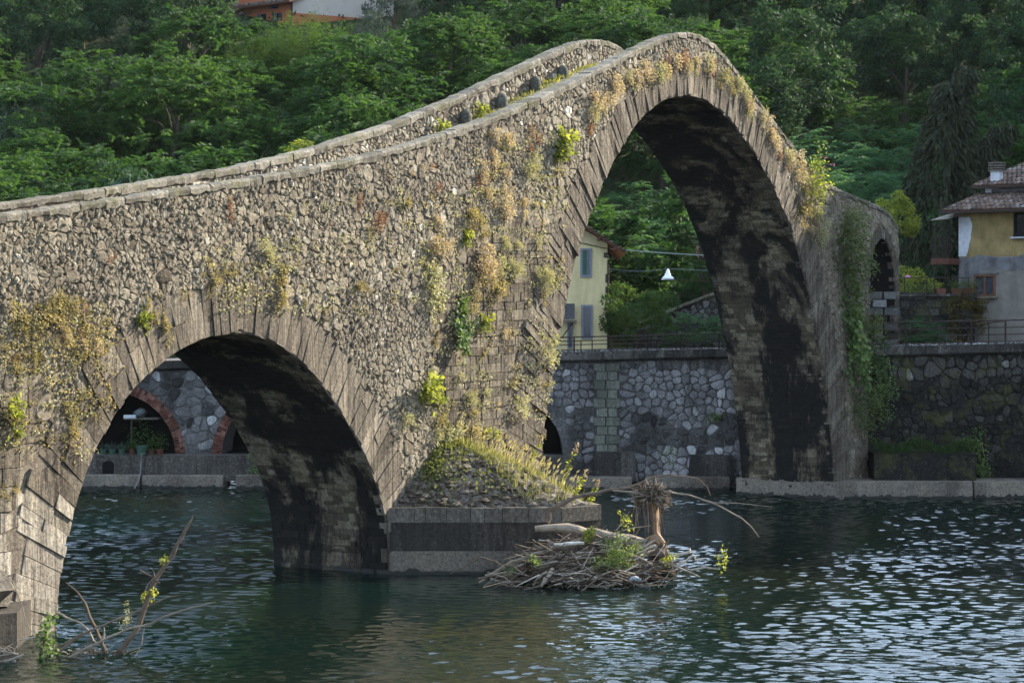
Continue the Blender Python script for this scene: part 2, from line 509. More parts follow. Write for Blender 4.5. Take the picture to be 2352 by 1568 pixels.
def clip_to(poly, c, ok):
    out = []
    for p in poly:
        if ok(*p): out.append(p); continue
        lo, hi = 0.0, 1.0
        for _ in range(6):
            m = (lo + hi) / 2
            if ok(c[0] + (p[0] - c[0]) * m, c[1] + (p[1] - c[1]) * m): lo = m
            else: hi = m
        out.append((c[0] + (p[0] - c[0]) * lo, c[1] + (p[1] - c[1]) * lo))
    return out

def rubble_sites(s0, s1, zf0, zf1, ok, wmin=0.11, wmax=0.36, hmin=0.075, hmax=0.155, big=0.03, bigr=0.42, slope=None):
    sites = []
    z = zf0
    while z < zf1:
        h = random.uniform(hmin, hmax)
        s = s0 + random.uniform(0, .3)
        while s < s1:
            w = random.uniform(wmin, wmax)
            p = (s + w / 2, z + h / 2 + random.uniform(-.10, .10) + (slope(s) if slope else 0))
            if ok(*p): sites.append(p)
            s += w
        z += h
    bigs = random.sample(range(len(sites)), int(len(sites) * big))
    kill = set()
    for b in bigs:
        if b in kill: continue
        rr = bigr * random.uniform(.7, 1.2)
        for j, p in enumerate(sites):
            if j != b and abs(p[0] - sites[b][0]) < rr and abs(p[1] - sites[b][1]) < rr * .7: kill.add(j)
    return [p for j, p in enumerate(sites) if j not in kill]

bridge = thing('stone_bridge', 'old humpbacked stone bridge with one tall arch and one low arch', 'bridge', PW(0, BW / 2, 0))

# masonry core behind the stones, walkway and soffits
ss = sorted(set(np.round(np.r_[np.arange(-24, 39.0, 0.3), 38.999, INT_S[:, 0], INT_M[:, 0], INT_R[:, 0]], 4)))
keys = []
for x in ss:
    if not keys or x - keys[-1] > 0.015: keys.append(x)
core = MB(); walk = MB()
def sect(s, eps=0.0):
    lo, tp = zlow(s + eps), float(top(s)) - 0.12
    dk = max(tp - 0.88, lo + 0.15)
    return [(0.008, lo), (0.008, tp), (0.47, tp), (0.47, dk), (BW - 0.47, dk), (BW - 0.47, tp), (BW, tp), (BW, lo)]
for i in range(len(keys) - 1):
    a, b = keys[i], keys[i + 1]
    e = 1e-4
    A = [PW(a, *q) for q in sect(a, e)]; B = [PW(b, *q) for q in sect(b, -e)]
    for k in range(7):
        (walk if k == 3 else core).add([A[k], A[k + 1], B[k + 1], B[k]], [(0, 3, 2, 1)], random.random())
    if zlow((a + b) / 2) < -0.9:
        core.add([A[7], A[0], B[0], B[7]], [(0, 3, 2, 1)])
for s_, fl in ((keys[0], 0), (keys[-1], 1)):
    q = [PW(s_, *p) for p in sect(s_, -1e-4 if fl else 1e-4)]
    core.add(q, [(0, 1, 2, 3, 4, 5, 6, 7)])
core.build('masonry_core', M_MORTAR, bridge)
M_WALK = stone_mat('trodden cobbles', [(0, (0.15, 0.14, 0.12)), (1, (0.28, 0.26, 0.23))], streak=0, bump=1.0, bscale=6)
walk.build('walkway', M_WALK, bridge)

M_VAULT_SHADE = plain('shade black vault', (0.012, 0.011, 0.011), .95, .1)  # railway arch: the shade of the opening is put into this near-black colour
# soffits: backing sheet and coursed stones
sofst = []
for k, Q in RINGS:
    sof = MB()
    d = np.r_[0, np.cumsum(np.hypot(*np.diff(Q, axis=0).T))]
    tg = np.gradient(Q, axis=0); tg /= np.linalg.norm(tg, axis=1)[:, None]
    nr = np.c_[-tg[:, 1], tg[:, 0]]                  # out of the opening
    for i in range(len(Q) - 1):
        p, q = Q[i], Q[i + 1]
        sof.add([PW(p[0], 0.04, p[1]), PW(q[0], 0.04, q[1]), PW(q[0], BW, q[1]), PW(p[0], BW, p[1])], [(0, 1, 2, 3)], random.random())
    sof.build('soffit', M_VAULT_SHADE if k == 2 else M_SOFFIT, bridge)
    def fn(L, o, t, Q=Q, d=d, nr=nr):
        x = np.interp(L, d, Q[:, 0]) - o * np.interp(L, d, nr[:, 0]); z = np.interp(L, d, Q[:, 1]) - o * np.interp(L, d, nr[:, 1])
        return PW(x, t, z)
    L = 0.0 if k < 2 else 1e9
    while L < d[-1]:
        w = random.uniform(.14, .26)
        t = 0.06
        while t < BW:
            ln = random.uniform(.2, .75)
            t2 = min(BW, t + ln)
            if t2 - t > .12:
                st = stone([(L, t), (min(d[-1], L + w), t), (min(d[-1], L + w), t2), (L, t2)], fn, random.uniform(-.01, .04), .012, .12, .03, .014, .08, .2)
                if st: sofst.append((0, st[0], st[1], random.random()))
            t = t2
        L += w
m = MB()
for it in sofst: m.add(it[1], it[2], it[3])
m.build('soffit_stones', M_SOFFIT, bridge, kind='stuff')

# voussoirs
vs_items = []
for k, Q in RINGS:
    d = np.r_[0, np.cumsum(np.hypot(*np.diff(Q, axis=0).T))]
    tg = np.gradient(Q, axis=0); tg /= np.linalg.norm(tg, axis=1)[:, None]
    for _ in range(6):
        tg[1:-1] = (tg[:-2] + tg[1:-1] * 2 + tg[2:]) / 4
    cr = Q[:, 1].argmax(); Lc = d[cr]
    def joint(L):
        x, z = np.interp(L, d, Q[:, 0]), np.interp(L, d, Q[:, 1])
        tx, tz = np.interp(L, d, tg[:, 0]), np.interp(L, d, tg[:, 1])
        nx, nz = -tz, tx
        tl = 0.2 * min(1, abs(L - Lc) / 6) * (1 if L < Lc else -1)
        c_, s_ = math.cos(-tl), math.sin(-tl)
        nx, nz = nx * c_ - nz * s_, nx * s_ + nz * c_
        th = ring_thick(k, z) if L < Lc else ring_thick_right(k, z)
        return np.array([x, z]), np.array([nx, nz]), th * 1.03
    L = 0.8
    while L < d[-1] - 0.8:
        w = random.uniform(.15, .3) if k else random.uniform(.24, .46)
        if k == 2: w = random.uniform(.14, .2)
        p0, n0, t0 = joint(L); p1, n1, t1 = joint(min(L + w, d[-1] - .3))
        cuts = [random.uniform(-.05, .03)]
        while cuts[-1] < t0 - .5:
            cuts.append(cuts[-1] + random.choice((1.1, 1.6, 2.4, 2.4) if k else (.8, 1.4, 1.8)) * random.uniform(.8, 1.2))
        if t0 - cuts[-1] > .25 or len(cuts) == 1: cuts.append(t0 + random.uniform(-.06, .1))
        cuts[-1] = min(cuts[-1], t0 + .15)
        h0 = random.uniform(.0, .03) + (.03 if random.random() < .12 else 0)
        for c0, c1 in zip(cuts[:-1], cuts[1:]):
            if c1 - c0 < .1: continue
            poly = [tuple(p0 + n0 * c0), tuple(p1 + n1 * c0), tuple(p1 + n1 * c1), tuple(p0 + n0 * c1)]
            if max(q[1] for q in poly) > top(poly[0][0]) - .1: poly = [(a, min(b, top(a) - .12)) for a, b in poly]
            if max(q[1] for q in poly) < 0: continue
            st = stone(poly, near, h0 + random.uniform(.0, .02), (.006 if random.random() < .88 or p0[1] < 3.3 else .02), .05, .25, .012, .06, 0)
            zc_ = sum(q[1] for q in poly) / 4
            if st: vs_items.append((screen_area(poly, near), st[0], st[1], random.random() * .85 if zc_ > 3.3 or p0[0] > -10 else random.uniform(.8, 1)))
        L += w
place_stones(vs_items, 'voussoir', 'voussoir_stones', M_VOUSS, bridge)

# dressed courses of the piers
ash = []
def courses(poly, s0, s1, z0, z1, hmin, hmax, wmin, wmax, slope=0.0):
    z = z0
    while z < z1:
        h = random.uniform(hmin, hmax)
        s = s0 + random.uniform(0, .5)
        while s < s1:
            w = random.uniform(wmin, wmax)
            za = z + slope * (s - s0)
            c = (s + w / 2, za + h / 2)
            if inpoly(c, poly) and ring_dist(*c) > .0:
                p = [(s, za + random.uniform(-.01, .01)), (s + w, za + slope * w), (s + w, za + h + slope * w), (s, za + h)]
                p = clip_to(p, c, lambda x, y: ring_dist(x, y) > -.04)
                if parea(p) > .02:
                    st = stone(p, near, random.uniform(.008, .04), random.choice((.004, .006, .012)), .06, .12, .012, .025, 0)
                    if st: ash.append((screen_area(p, near), st[0], st[1], random.random() * .7 if za > 3.4 or s > -10 else min(1, max(.3, random.gauss(1.05 - .1 * za, .1)))))
            s += w
        z += h
courses(ASH_P, 1.8, 10, -.4, 11.6, .2, .36, .3, .95, 0.02)
courses(ASH_L, -19, -11.8, -.4, 6.6, .36, .6, .5, 1.2, -0.01)
place_stones(ash, 'ashlar_block', 'ashlar_blocks', M_ASHLAR, bridge)

# rubble faces
rub = []
def okn(s, z):
    return -.3 < z < top(s) - .24 and ring_dist(s, z) > 0.0 and not in_ashlar(s, z)
sites = rubble_sites(-17.5, 39.0, -.3, 18.2, okn)
okc = lambda x, y: -.5 < y < top(x) - .2 and ring_dist(x, y) > -.05 and x < 39.02
for c, poly in zip(sites, clip_cells(sites, .62)):
    if not poly: continue
    poly = clip_to(poly, c, okc)
    A = parea(poly)
    if A < .008: continue
    st = stone(poly, near, random.uniform(.008, .055) * min(1.0, .6 + A * 3), .001, random.uniform(.1, .4), .012, .013, .10, random.uniform(0, .4), soft=A > .022)
    if st: rub.append((screen_area(poly, near), st[0], st[1], min(.95, max(0, random.gauss(.52, .15))) if random.random() > .008 else 1.0))
s2 = rubble_sites(-12.5, 24.5, 9.0, 18.2, lambda s, z: top(s) - 1.05 < z < top(s) - .28, big=.02)
for c, poly in zip(s2, clip_cells(s2, .6)):
    if not poly: continue
    poly = clip_to(poly, c, lambda x, y: top(x) - 1.06 < y < top(x) - .24)
    A = parea(poly)
    if A < .008: continue
    st = stone(poly, far_in, random.uniform(.01, .07) * min(1.0, .5 + A * 3), .003, random.uniform(.15, .45), .03, .02, .18, .3)
    if st: rub.append((screen_area(poly, far_in), st[0], st[1], min(1, max(0, random.gauss(.62, .22)))))
place_stones(rub, 'rubble_stone', 'rubble_stones', M_RUBBLE, bridge)

# chips and pebbles set in the mortar between the larger stones
def boulder(m, c, r, tint, flat=.6, seg=7):
    vs = []; fs = []
    for i, (zz, rr) in enumerate(((-.6, .75), (.1, 1.0), (.65, .7))):
        for k in range(seg):
            an = 2 * math.pi * (k + .4 * i) / seg
            q = rr * random.uniform(.78, 1.18)
            vs.append((c[0] + r * q * math.cos(an), c[1] + r * q * math.sin(an), c[2] + r * flat * zz * random.uniform(.8, 1.2)))
    vs.append((c[0], c[1], c[2] + r * flat))
    for l in (0, 1):
        for k in range(seg):
            fs.append((l * seg + k, l * seg + (k + 1) % seg, (l + 1) * seg + (k + 1) % seg, (l + 1) * seg + k))
    for k in range(seg): fs.append((2 * seg + k, 2 * seg + (k + 1) % seg, 3 * seg))
    m.add(vs, fs, tint)
m = MB(); nchip = 0
while nchip < 2600:
    q = random.uniform(-16.5, 33) if random.random() < .7 else random.uniform(-16.5, 0); z = random.uniform(0, 17.6)
    if not okc(q, z) or in_ashlar(q, z): continue
    boulder(m, PW(q, random.uniform(-.04, .02), z), random.uniform(.035, .085), min(.95, max(0, random.gauss(.5, .2))), random.uniform(.5, 1.3), 5); nchip += 1
m.build('mortar_chips', M_RUBBLE, bridge, kind='stuff')

# coping of both parapets
cop = []
for t0, t1, sa, sb in ((-.05, .52, -18, 38.8), (BW - .53, BW + .05, -14, 38.8)):
    s = sa
    while s < sb:
        w = random.uniform(.5, 1.15) if s < 17 else random.uniform(.35, .7)
        e = min(s + w, sb)
        za, zb = float(top(s)), float(top(e)); h = random.uniform(.17, .24)
        g = .014
        vs = []; ns = 4
        for q in range(ns + 1):
            x = s + g + (e - s - 2 * g) * q / ns; zt = za + (zb - za) * q / ns
            k = random.uniform(-.018, .018); d = [random.uniform(-.026, .026) for _ in range(6)]
            vs += [PW(x, t0 + d[0], zt - h + d[4] * 1.5), PW(x, t0 - .01 + d[1], zt - .06 + k), PW(x, t0 + .05 + d[1], zt + k), PW(x, t1 - .05, zt + k + d[2] * .5), PW(x, t1 + d[3], zt - .05 + k), PW(x, t1 + d[3], zt - h + d[5])]
        fs = [(q * 6 + i, q * 6 + (i + 1) % 6, q * 6 + 6 + (i + 1) % 6, q * 6 + 6 + i) for q in range(ns) for i in range(6)] + [(5, 4, 3, 2, 1, 0), tuple(range(ns * 6, ns * 6 + 6))]
        cop.append((1 / PW(s, 0, 0)[1], vs, fs, random.random()))
        s = e
place_stones(cop, 'coping_stone', 'coping_stones', M_COPING, bridge)

# pier footing at the far bank
def prism(poly, z0, z1, m, tint=0.5, topinset=0.0):
    n = len(poly)
    cx = sum(p[0] for p in poly) / n; cy = sum(p[1] for p in poly) / n
    vs = [(x, y, z0) for x, y in poly] + [(x + (cx - x) * topinset, y + (cy - y) * topinset, z1) for x, y in poly]
    fs = [(i, (i + 1) % n, n + (i + 1) % n, n + i) for i in range(n)] + [tuple(range(n))[::-1], tuple(range(n, 2 * n))]
    m.add(vs, fs, tint)
m = MB(); prism([PW(31.95, -.22, 0)[:2], PW(36.5, -.22, 0)[:2], PW(36.5, BW + .25, 0)[:2], PW(31.95, BW + .25, 0)[:2]], -2, .74, m, .6)
m.build('pier_footing', M_CONC, bridge)

# cutwater of the middle pier: dark block, pale tide-washed footing, cap course, rubble hood
CA, CB, CC, CD = (-3.62, 63.98), (1.46, 63.98), (2.64, 64.85), (0.85, 70.9)
cw = MB(); prism([CA, CB, CC, CD, PW(4, .02, 0)[:2]], -2, 1.52, cw)
cutw = cw.build('cutwater', M_PIER, bridge)
m = MB(); prism([(CA[0] - .02, CA[1] - .09), (CB[0] + .04, CB[1] - .09), (CC[0] + .1, CC[1] - .02), (CD[0] + .1, CD[1]), PW(4, .01, 0)[:2]], -2, .68, m, .15, .012)
m.build('tide_footing', M_CONC, cutw, base=tuple(parent_base(bridge)))
def caps(a, b, n):
    a, b = np.array(a), np.array(b); d = (b - a); L = np.linalg.norm(d); d /= L; nn = np.array([-d[1], d[0]])
    xs = np.sort(np.r_[0, np.random.default_rng(3).uniform(.1, .9, n - 1), 1]) if n > 1 else np.array([0, 1.])
    xs = xs * .5 + np.linspace(0, 1, n + 1) * .5
    for i in range(n):
        p, q = a + d * L * xs[i] + d * .008, a + d * L * xs[i + 1] - d * .008
        o = .015 + random.uniform(-.012, .02)
        m = MB(); prism([tuple(p - nn * o), tuple(q - nn * o), tuple(q + nn * .7), tuple(p + nn * .7)], 1.522, 1.96 + random.uniform(-.015, .015), m, random.random())
        m.build('cap_stone', M_CONC2, cutw, base=tuple(parent_base(bridge)))
M_CONC2 = stone_mat('weathered cap stone', [(0, (0.09, 0.078, 0.064)), (1, (0.17, 0.15, 0.125))], streak=0.3, lichen=0.2)
caps(CA, CB, 8); caps(CB, CC, 1); caps(CC, CD, 6)
# hood
def hood_pt(e, f):
    """e 0..1 round the block's edge from the near corner over the tip to the far side, f 0 edge .. 1 ridge"""
    edge = [(-3.45, 64.25), (-2, 64.2), (0.2, 64.2), (1.35, 64.2), (2.35, 64.95), (1.75, 67.2), (0.75, 70.9)]
    ks = [0, .18, .42, .55, .66, .82, 1]
    x = np.interp(e, ks, [p[0] for p in edge]); y = np.interp(e, ks, [p[1] for p in edge])
    rs = np.interp(e, [0, .25, .55, .66, 1], [2.6, 3.0, 3.6, 4.2, 6.2]); rz = np.interp(e, [0, .25, .5, .66, 1], [3.55, 3.85, 3.8, 3.65, 2.9])
    rx, ry, _ = PW(rs, .1, 0)
    g = f + .10 * math.sin(math.pi * f)
    z = 1.93 + (rz - 1.93) * (g * .9 + .1 * f * f)
    return (x + (rx - x) * f, y + (ry - y) * f, z)
NE, NF = 70, 26
V = []; F = []
for i in range(NE + 1):
    for j in range(NF + 1):
        p = hood_pt(i / NE, j / NF); k = 0 if j in (0,) else .05
        V.append((p[0] + random.uniform(-k, k), p[1] + random.uniform(-k, k), p[2] + random.uniform(-k, k)))
for i in range(NE):
    for j in range(NF):
        q = i * (NF + 1) + j
        F.append((q, q + NF + 1, q + NF + 2, q + 1))
m = MB(); m.add(V, F, [random.random() for _ in F])
M_HOOD = stone_mat('loose hood rubble', [(0, (0.075, 0.058, 0.043)), (.6, (0.14, 0.115, 0.09)), (1, (0.27, 0.245, 0.21))], streak=0, lichen=0.3, bump=1.0, bscale=9, moss=0.35)
hood = m.build('rubble_hood', M_HOOD, bridge)
m = MB()
for _ in range(420):
    e, f = random.random(), random.random() ** 1.5
    p = hood_pt(e, f); boulder(m, p, random.choice((.05, .07, .07, .1, .16)) * (1.2 - .4 * f), random.gauss(.45, .2), random.uniform(.35, .6), 6)
m.build('hood_stones', M_HOOD, bridge, kind='stuff')

# dark ragged wet line at the water
M_WET = plain('wet weedy waterline', (0.012, 0.012, 0.008), .5, .4, .5, 4, bump=.6)
def wet_line(name, pts, parent, base, out=.02):
    m = MB(); vs = []
    for (a, b) in zip(pts[:-1], pts[1:]):
        a_, b_ = np.array(a), np.array(b); L = np.linalg.norm(b_ - a_); n = max(2, int(L / .12)); d = (b_ - a_) / L; nn = np.array([d[1], -d[0]])
        for i in range(n + 1):
            q = a_ + (b_ - a_) * i / n + nn * out
            vs += [(q[0], q[1], -.4), (q[0], q[1], .05 + abs(random.gauss(.06, .05))), (q[0] - nn[0] * .06, q[1] - nn[1] * .06, .12)]
    fs = [(i * 3 + k, i * 3 + 3 + k, i * 3 + 4 + k, i * 3 + 1 + k) for i in range(len(vs) // 3 - 1) for k in (0, 1)]
    m.add(vs, fs); return m.build(name, M_WET, parent, base=base)
wet_line('wet_line', [(CA[0] - .02, CA[1] - .09), (CB[0] + .04, CB[1] - .09), (CC[0] + .1, CC[1] - .02), (CD[0] + .1, CD[1])], cutw, tuple(parent_base(bridge)))
wet_line('wet_line', [PW(-.02, BW, 0)[:2], PW(-.02, 0, 0)[:2]], bridge, tuple(parent_base(bridge)))
wet_line('wet_line', [PW(31.95, BW + .25, 0)[:2], PW(31.95, -.22, 0)[:2]], bridge, tuple(parent_base(bridge)))

# left pier's own cutwater block at the frame edge, with a boulder lodged on it
m = MB(); prism([(-11.2, 49.25), (-11.45, 52.2), (-13.2, 53.2), (-22, 50), (-22, 45.2), (-13.4, 47.4)], -2, .84, m, .4)
bl = m.build('pier_block', M_PIER, bridge)
m = MB(); boulder(m, (-12.15, 50.0, 1.25), .75, .45, .85, 9); boulder(m, (-12.9, 49.3, 1.15), .6, .6, .8, 8)
m.build('lodged_boulder', M_CONC2, bl, base=tuple(parent_base(bridge)))

# guard stones standing on the walkway against the far parapet
M_GUARD = stone_mat('dark mossy guard stone', [(0, (0.06, 0.06, 0.05)), (1, (0.1, 0.1, 0.085))], streak=0.2, lichen=0.4, lichen_col=(0.2, 0.2, 0.15), bump=.6, moss=.4)
gl = ['lowest of the four dark rounded guard stones along the far parapet', 'second lowest dark rounded guard stone, with weeds growing on both sides', 'dark rounded guard stone with a small white patch at its left foot', 'highest dark rounded guard stone, nearest the crown of the bridge']
for (s_, gw, gh), lab in zip(((9.45, .42, .56), (11.75, .38, .5), (13.95, .38, .52), (15.85, .36, .45)), gl):
    x, y, _ = PW(s_, BW - .72, 0); zb = float(top(s_)) - 1.0
    m = MB(); seg = 12; vs = []; fs = []
    prof = [(0, .5), (.45, .5), (.68, .47), (.84, .37), (.95, .2)]
    for zz, rr in prof:
        for k in range(seg):
            an = 2 * math.pi * k / seg
            u_, v_ = rr * gw * math.cos(an), rr * .42 * math.sin(an)
            vs.append((x + AX[0] * u_ + NX[0] * v_, y + AX[1] * u_ + NX[1] * v_, zb - .15 + zz * gh + (.15 if zz else 0)))
    vs.append((x, y, zb + gh))
    for l in range(len(prof) - 1):
        for k in range(seg): fs.append((l * seg + k, l * seg + (k + 1) % seg, (l + 1) * seg + (k + 1) % seg, (l + 1) * seg + k))
    for k in range(seg): fs.append(((len(prof) - 1) * seg + k, (len(prof) - 1) * seg + (k + 1) % seg, len(prof) * seg))
    m.add(vs, fs, random.random())
    tag(m.build('guard_stone', M_GUARD, base=(x, y, zb), smooth=True), lab, 'guard stone', 'guard stones along the bridge walkway')
# ------------------------------------------------------------------ river
def river():
    rg = np.random.default_rng(5)
    xs = np.arange(-26, 26.01, 0.08); ys = np.arange(42, 101, 0.08)
    X, Y = np.meshgrid(xs, ys)
    Z = np.zeros_like(X)
    # wind patches: where the ripples are strong and where the water lies almost still
    pt = np.zeros_like(X)
    for _ in range(14):
        k = rg.uniform(.05, .28); th = rg.normal(1.45, .45); ph = rg.uniform(0, 6.28)
        pt += np.cos(k * (X * math.cos(th) + Y * math.sin(th) * .9) + ph)
    pt = .72 + .34 * pt / 1.6
    lob = lambda x, y, rx, ry: np.exp(-((X - x) / rx) ** 2 - ((Y - y) / ry) ** 2)
    pt = pt + .3 * lob(9, 48, 9, 7) + .6 * lob(-13, 82, 8, 10) + .5 * lob(12, 66, 9, 7) + .3 * lob(-9, 54, 4, 5) - .5 * lob(-2.5, 57, 5, 6) - .35 * lob(-8, 71, 6, 3)
    pt = np.clip(pt, .14, 1.3) * (.80 + 1.25 * np.clip((Y - 55) / 40, 0, 1))
    for _ in range(64):
        lam = math.exp(rg.uniform(math.log(.26), math.log(.78)))
        th = rg.normal(1.50, .5)
        k = 2 * math.pi / lam
        amp = .0050 * lam ** .95
        ph = k * (X * math.cos(th) + Y * math.sin(th)) + rg.uniform(0, 6.28)
        ph += .7 * np.sin(.35 * X + .22 * Y + rg.uniform(0, 6.28))
        Z += amp * (np.cos(ph) + .22 * np.cos(2 * ph))
    Z *= pt * 0.8
    ny, nx = X.shape
    V = np.c_[X.ravel(), Y.ravel(), Z.ravel()]
    i = np.arange(nx * ny).reshape(ny, nx)
    F = np.c_[i[:-1, :-1].ravel(), i[:-1, 1:].ravel(), i[1:, 1:].ravel(), i[1:, :-1].ravel()]
    t = NT('river water')
    n1 = t.noise(1.0, 3, 0.6, t.pos((2.0, 5.0, 1)))
    n2 = t.noise(0.11, 3, 0.6, t.pos((.6, 1.5, 1)))
    nr = t.bump(t.math('MULTIPLY', n1, t.ramp(n2, [(.34, .12), (.62, 1.0)])), 0.7, 0.025)
    deep = t.mix(t.ramp(t.noise(.09, 3), [(.4, 0.), (.62, 1.)]), (0.002, 0.0085, 0.0065), (0.005, 0.0085, 0.005))
    t.principled(deep, 0.04, nr, 0.5, IOR=1.33)
    me = npmesh('river', V, F, np.full(len(F), .5), t.m)
    me.polygons.foreach_set('use_smooth', [True] * len(me.polygons))
    o = link('river', me); o['kind'] = 'structure'
    # the river goes on up- and downstream, and its bed lies below
    m = MB()
    for (x0, x1, y0, y1) in ((-400, -26, 35, 112), (26, 400, 35, 112), (-26, 26, 101, 112), (-26, 26, 35, 42)):
        m.add([(x0, y0, 0), (x1, y0, 0), (x1, y1, 0), (x0, y1, 0)], [(0, 1, 2, 3)])
    o = m.build('river_reach', t.m); o['kind'] = 'structure'
    m = MB(); m.add([(-400, 30, -2), (400, 30, -2), (400, 130, -2), (-400, 130, -2)], [(0, 1, 2, 3)])
    o = m.build('riverbed', M_SOIL); o['kind'] = 'structure'
river()

# ------------------------------------------------------------------ terrain
def hground(x, y):
    """height of the far hillside"""
    x = np.asarray(x, float); y = np.asarray(y, float)
    d = y - 113 - .04 * np.abs(x)
    main = np.where(d > 0, 6.2 + .30 * d + .0006 * d * d, 5.2)
    main = main + .8 * np.sin(x * .11 + 1) * np.sin(y * .09) * np.clip(d / 12, 0, 1)
    # ridge on the right, out of the picture, which shades the right bank
    sx, sy = math.sin(SUN_AZ), math.cos(SUN_AZ)
    px, py = x - 66, y - 119
    along = -px * sy + py * sx; acr = px * sx + py * sy
    crest = np.interp(along, [-90, -40, -14, 0, 8, 25, 40, 60, 90], [14, 34, 47.5, 49.3, 49.8, 46, 40, 33, 22])
    ridge = crest - np.abs(acr - 6) * np.where(acr < 6, 1.05, .5)
    lim = 6.2 + np.clip((x - 27) * 1.2, 0, 80)
    ridge = np.minimum(ridge, lim)
    return np.where(y < 99, np.where(x > 30, np.maximum(5.2, ridge), 5.2), np.maximum(main, ridge))
def terrain():
    xs = np.r_[np.arange(-300, -80, 20), np.arange(-80, 121, 3.0), np.arange(130, 330, 20)]
    ys = np.r_[np.array([98.8, 101, 104, 107, 110, 113]), np.arange(116, 260, 3.5), np.arange(265, 420, 15)]
    X, Y = np.meshgrid(xs, ys)
    Z = hground(X, Y)
    Z = np.minimum(Z, 85 + 0 * Z)
    ny, nx = X.shape
    i = np.arange(nx * ny).reshape(ny, nx)
    F = np.c_[i[:-1, :-1].ravel(), i[:-1, 1:].ravel(), i[1:, 1:].ravel(), i[1:, :-1].ravel()]
    me = npmesh('hillside', np.c_[X.ravel(), Y.ravel(), Z.ravel()], F, np.full(len(F), .5), M_HILL)
    o = link('hillside', me); o['kind'] = 'structure'
    # right bank ground in front of the ridge
    xs = np.arange(27, 130, 3.0); ys = np.arange(60, 100, 2.6)
    X, Y = np.meshgrid(xs, ys)
    Z = hground(X, Y) - .02
    ny, nx = X.shape
    i = np.arange(nx * ny).reshape(ny, nx)
    F = np.c_[i[:-1, :-1].ravel(), i[:-1, 1:].ravel(), i[1:, 1:].ravel(), i[1:, :-1].ravel()]
    me = npmesh('far_bank', np.c_[X.ravel(), Y.ravel(), Z.ravel()], F, np.full(len(F), .5), M_HILL)
    o = link('far_bank', me); o['kind'] = 'structure'
    # near bank under the photographer
    m = MB()
    prof = [(-60, 5.6), (6, 5.4), (12, 4.4), (24, 2.3), (34, .4), (40, -1.8)]
    for (y0, z0), (y1, z1) in zip(prof[:-1], prof[1:]):
        m.add([(-300, y0, z0), (300, y0, z0), (300, y1, z1), (-300, y1, z1)], [(0, 1, 2, 3)])
    o = m.build('near_bank', M_HILL); o['kind'] = 'structure'
M_HILL = plain('hillside undergrowth', (0.030, 0.040, 0.014), 0.95, 0.1, 0.6, 0.8, bump=1.0, bscale=2.0)
terrain()

# ------------------------------------------------------------------ thin valley haze
m = MB(); m.box((0, 180, 49), (900, 540, 104))
t = NT('haze')
pv = t.n('ShaderNodeVolumePrincipled'); pv.inputs['Density'].default_value = 0.00003; pv.inputs['Color'].default_value = (.86, .92, 1, 1)
t.l(pv.outputs[0], t.out.inputs['Volume'])
o = m.build('haze', t.m); o['kind'] = 'stuff'
# ------------------------------------------------------------------ far bank: retaining wall, footings, deck
def capz(x): return 6.0 + .022 * x
WALL_XY = [(-70, 104), (-22, 98.9), (-5, 98.3), (8, 97.5), (14, 96.2), (15.2, 94.0), (26, 93.2), (34, 92.8)]
def wally(x): return float(np.interp(x, [p[0] for p in WALL_XY], [p[1] for p in WALL_XY]))
B_ARCH = [(-18.1, 2.85, 1.36), (-10.3, 2.85, 1.36), (-.55, 2.85, 1.36)]
def barch(x):
    for c, r, z0 in B_ARCH:
        if abs(x - c) < r: return z0 + math.sqrt(r * r - (x - c) ** 2)
    return -1.0
bank = thing('retaining_wall', 'long stone retaining wall along the far bank with brick arches under a railway ledge', 'wall', (0, 98, 0))
core = MB(); cored = MB()
xs = sorted(set(np.round(np.r_[np.arange(-70, 34.1, .5), [c + r * k for c, r, _ in B_ARCH for k in (-.9999, -.98, -.94, -.88, .88, .94, .98, .9999)], 15.2, 14.0], 4)))
for a, b in zip(xs[:-1], xs[1:]):
    e = 1e-4
    la, lb = barch(a + e), barch(b - e)
    ya, yb = wally(a), wally(b)
    za, zb = capz(a) - .42, capz(b) - .42
    (cored if a > 14.5 else core).add([(a, ya, la), (b, yb, lb), (b, yb, zb), (a, ya, za)], [(0, 1, 2, 3)], .25 * random.random())
    if la > -.9 or lb > -.9:
        core.add([(a, ya, la), (b, yb, lb), (b, yb + 4, lb), (a, ya + 4, la)], [(3, 2, 1, 0)], .3)
core.build('wall_face', M_BANKM, bank)
cored.build('mossy_wall_face', M_BANKD, bank)
vault = MB()
for c, r, z0 in B_ARCH:
    y = wally(c)
    for sx in (-1, 1):
        vault.add([(c + sx * r, y, 1.3), (c + sx * r, y + 4, 1.3), (c + sx * r, y + 4, z0 + .1), (c + sx * r, y, z0 + .1)], [(0, 1, 2, 3)])
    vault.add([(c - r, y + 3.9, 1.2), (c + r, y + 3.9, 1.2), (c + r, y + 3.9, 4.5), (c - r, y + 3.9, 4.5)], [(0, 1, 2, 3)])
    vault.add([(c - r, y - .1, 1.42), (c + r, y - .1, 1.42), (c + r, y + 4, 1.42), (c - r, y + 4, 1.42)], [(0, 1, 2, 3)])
M_VAULT = plain('shade dark vault plaster', (0.012, 0.011, 0.010), .95, .1, .4, 1.2)  # shade inside the bank arches painted in as a near-black colour
vault.build('vault', M_VAULT, bank)
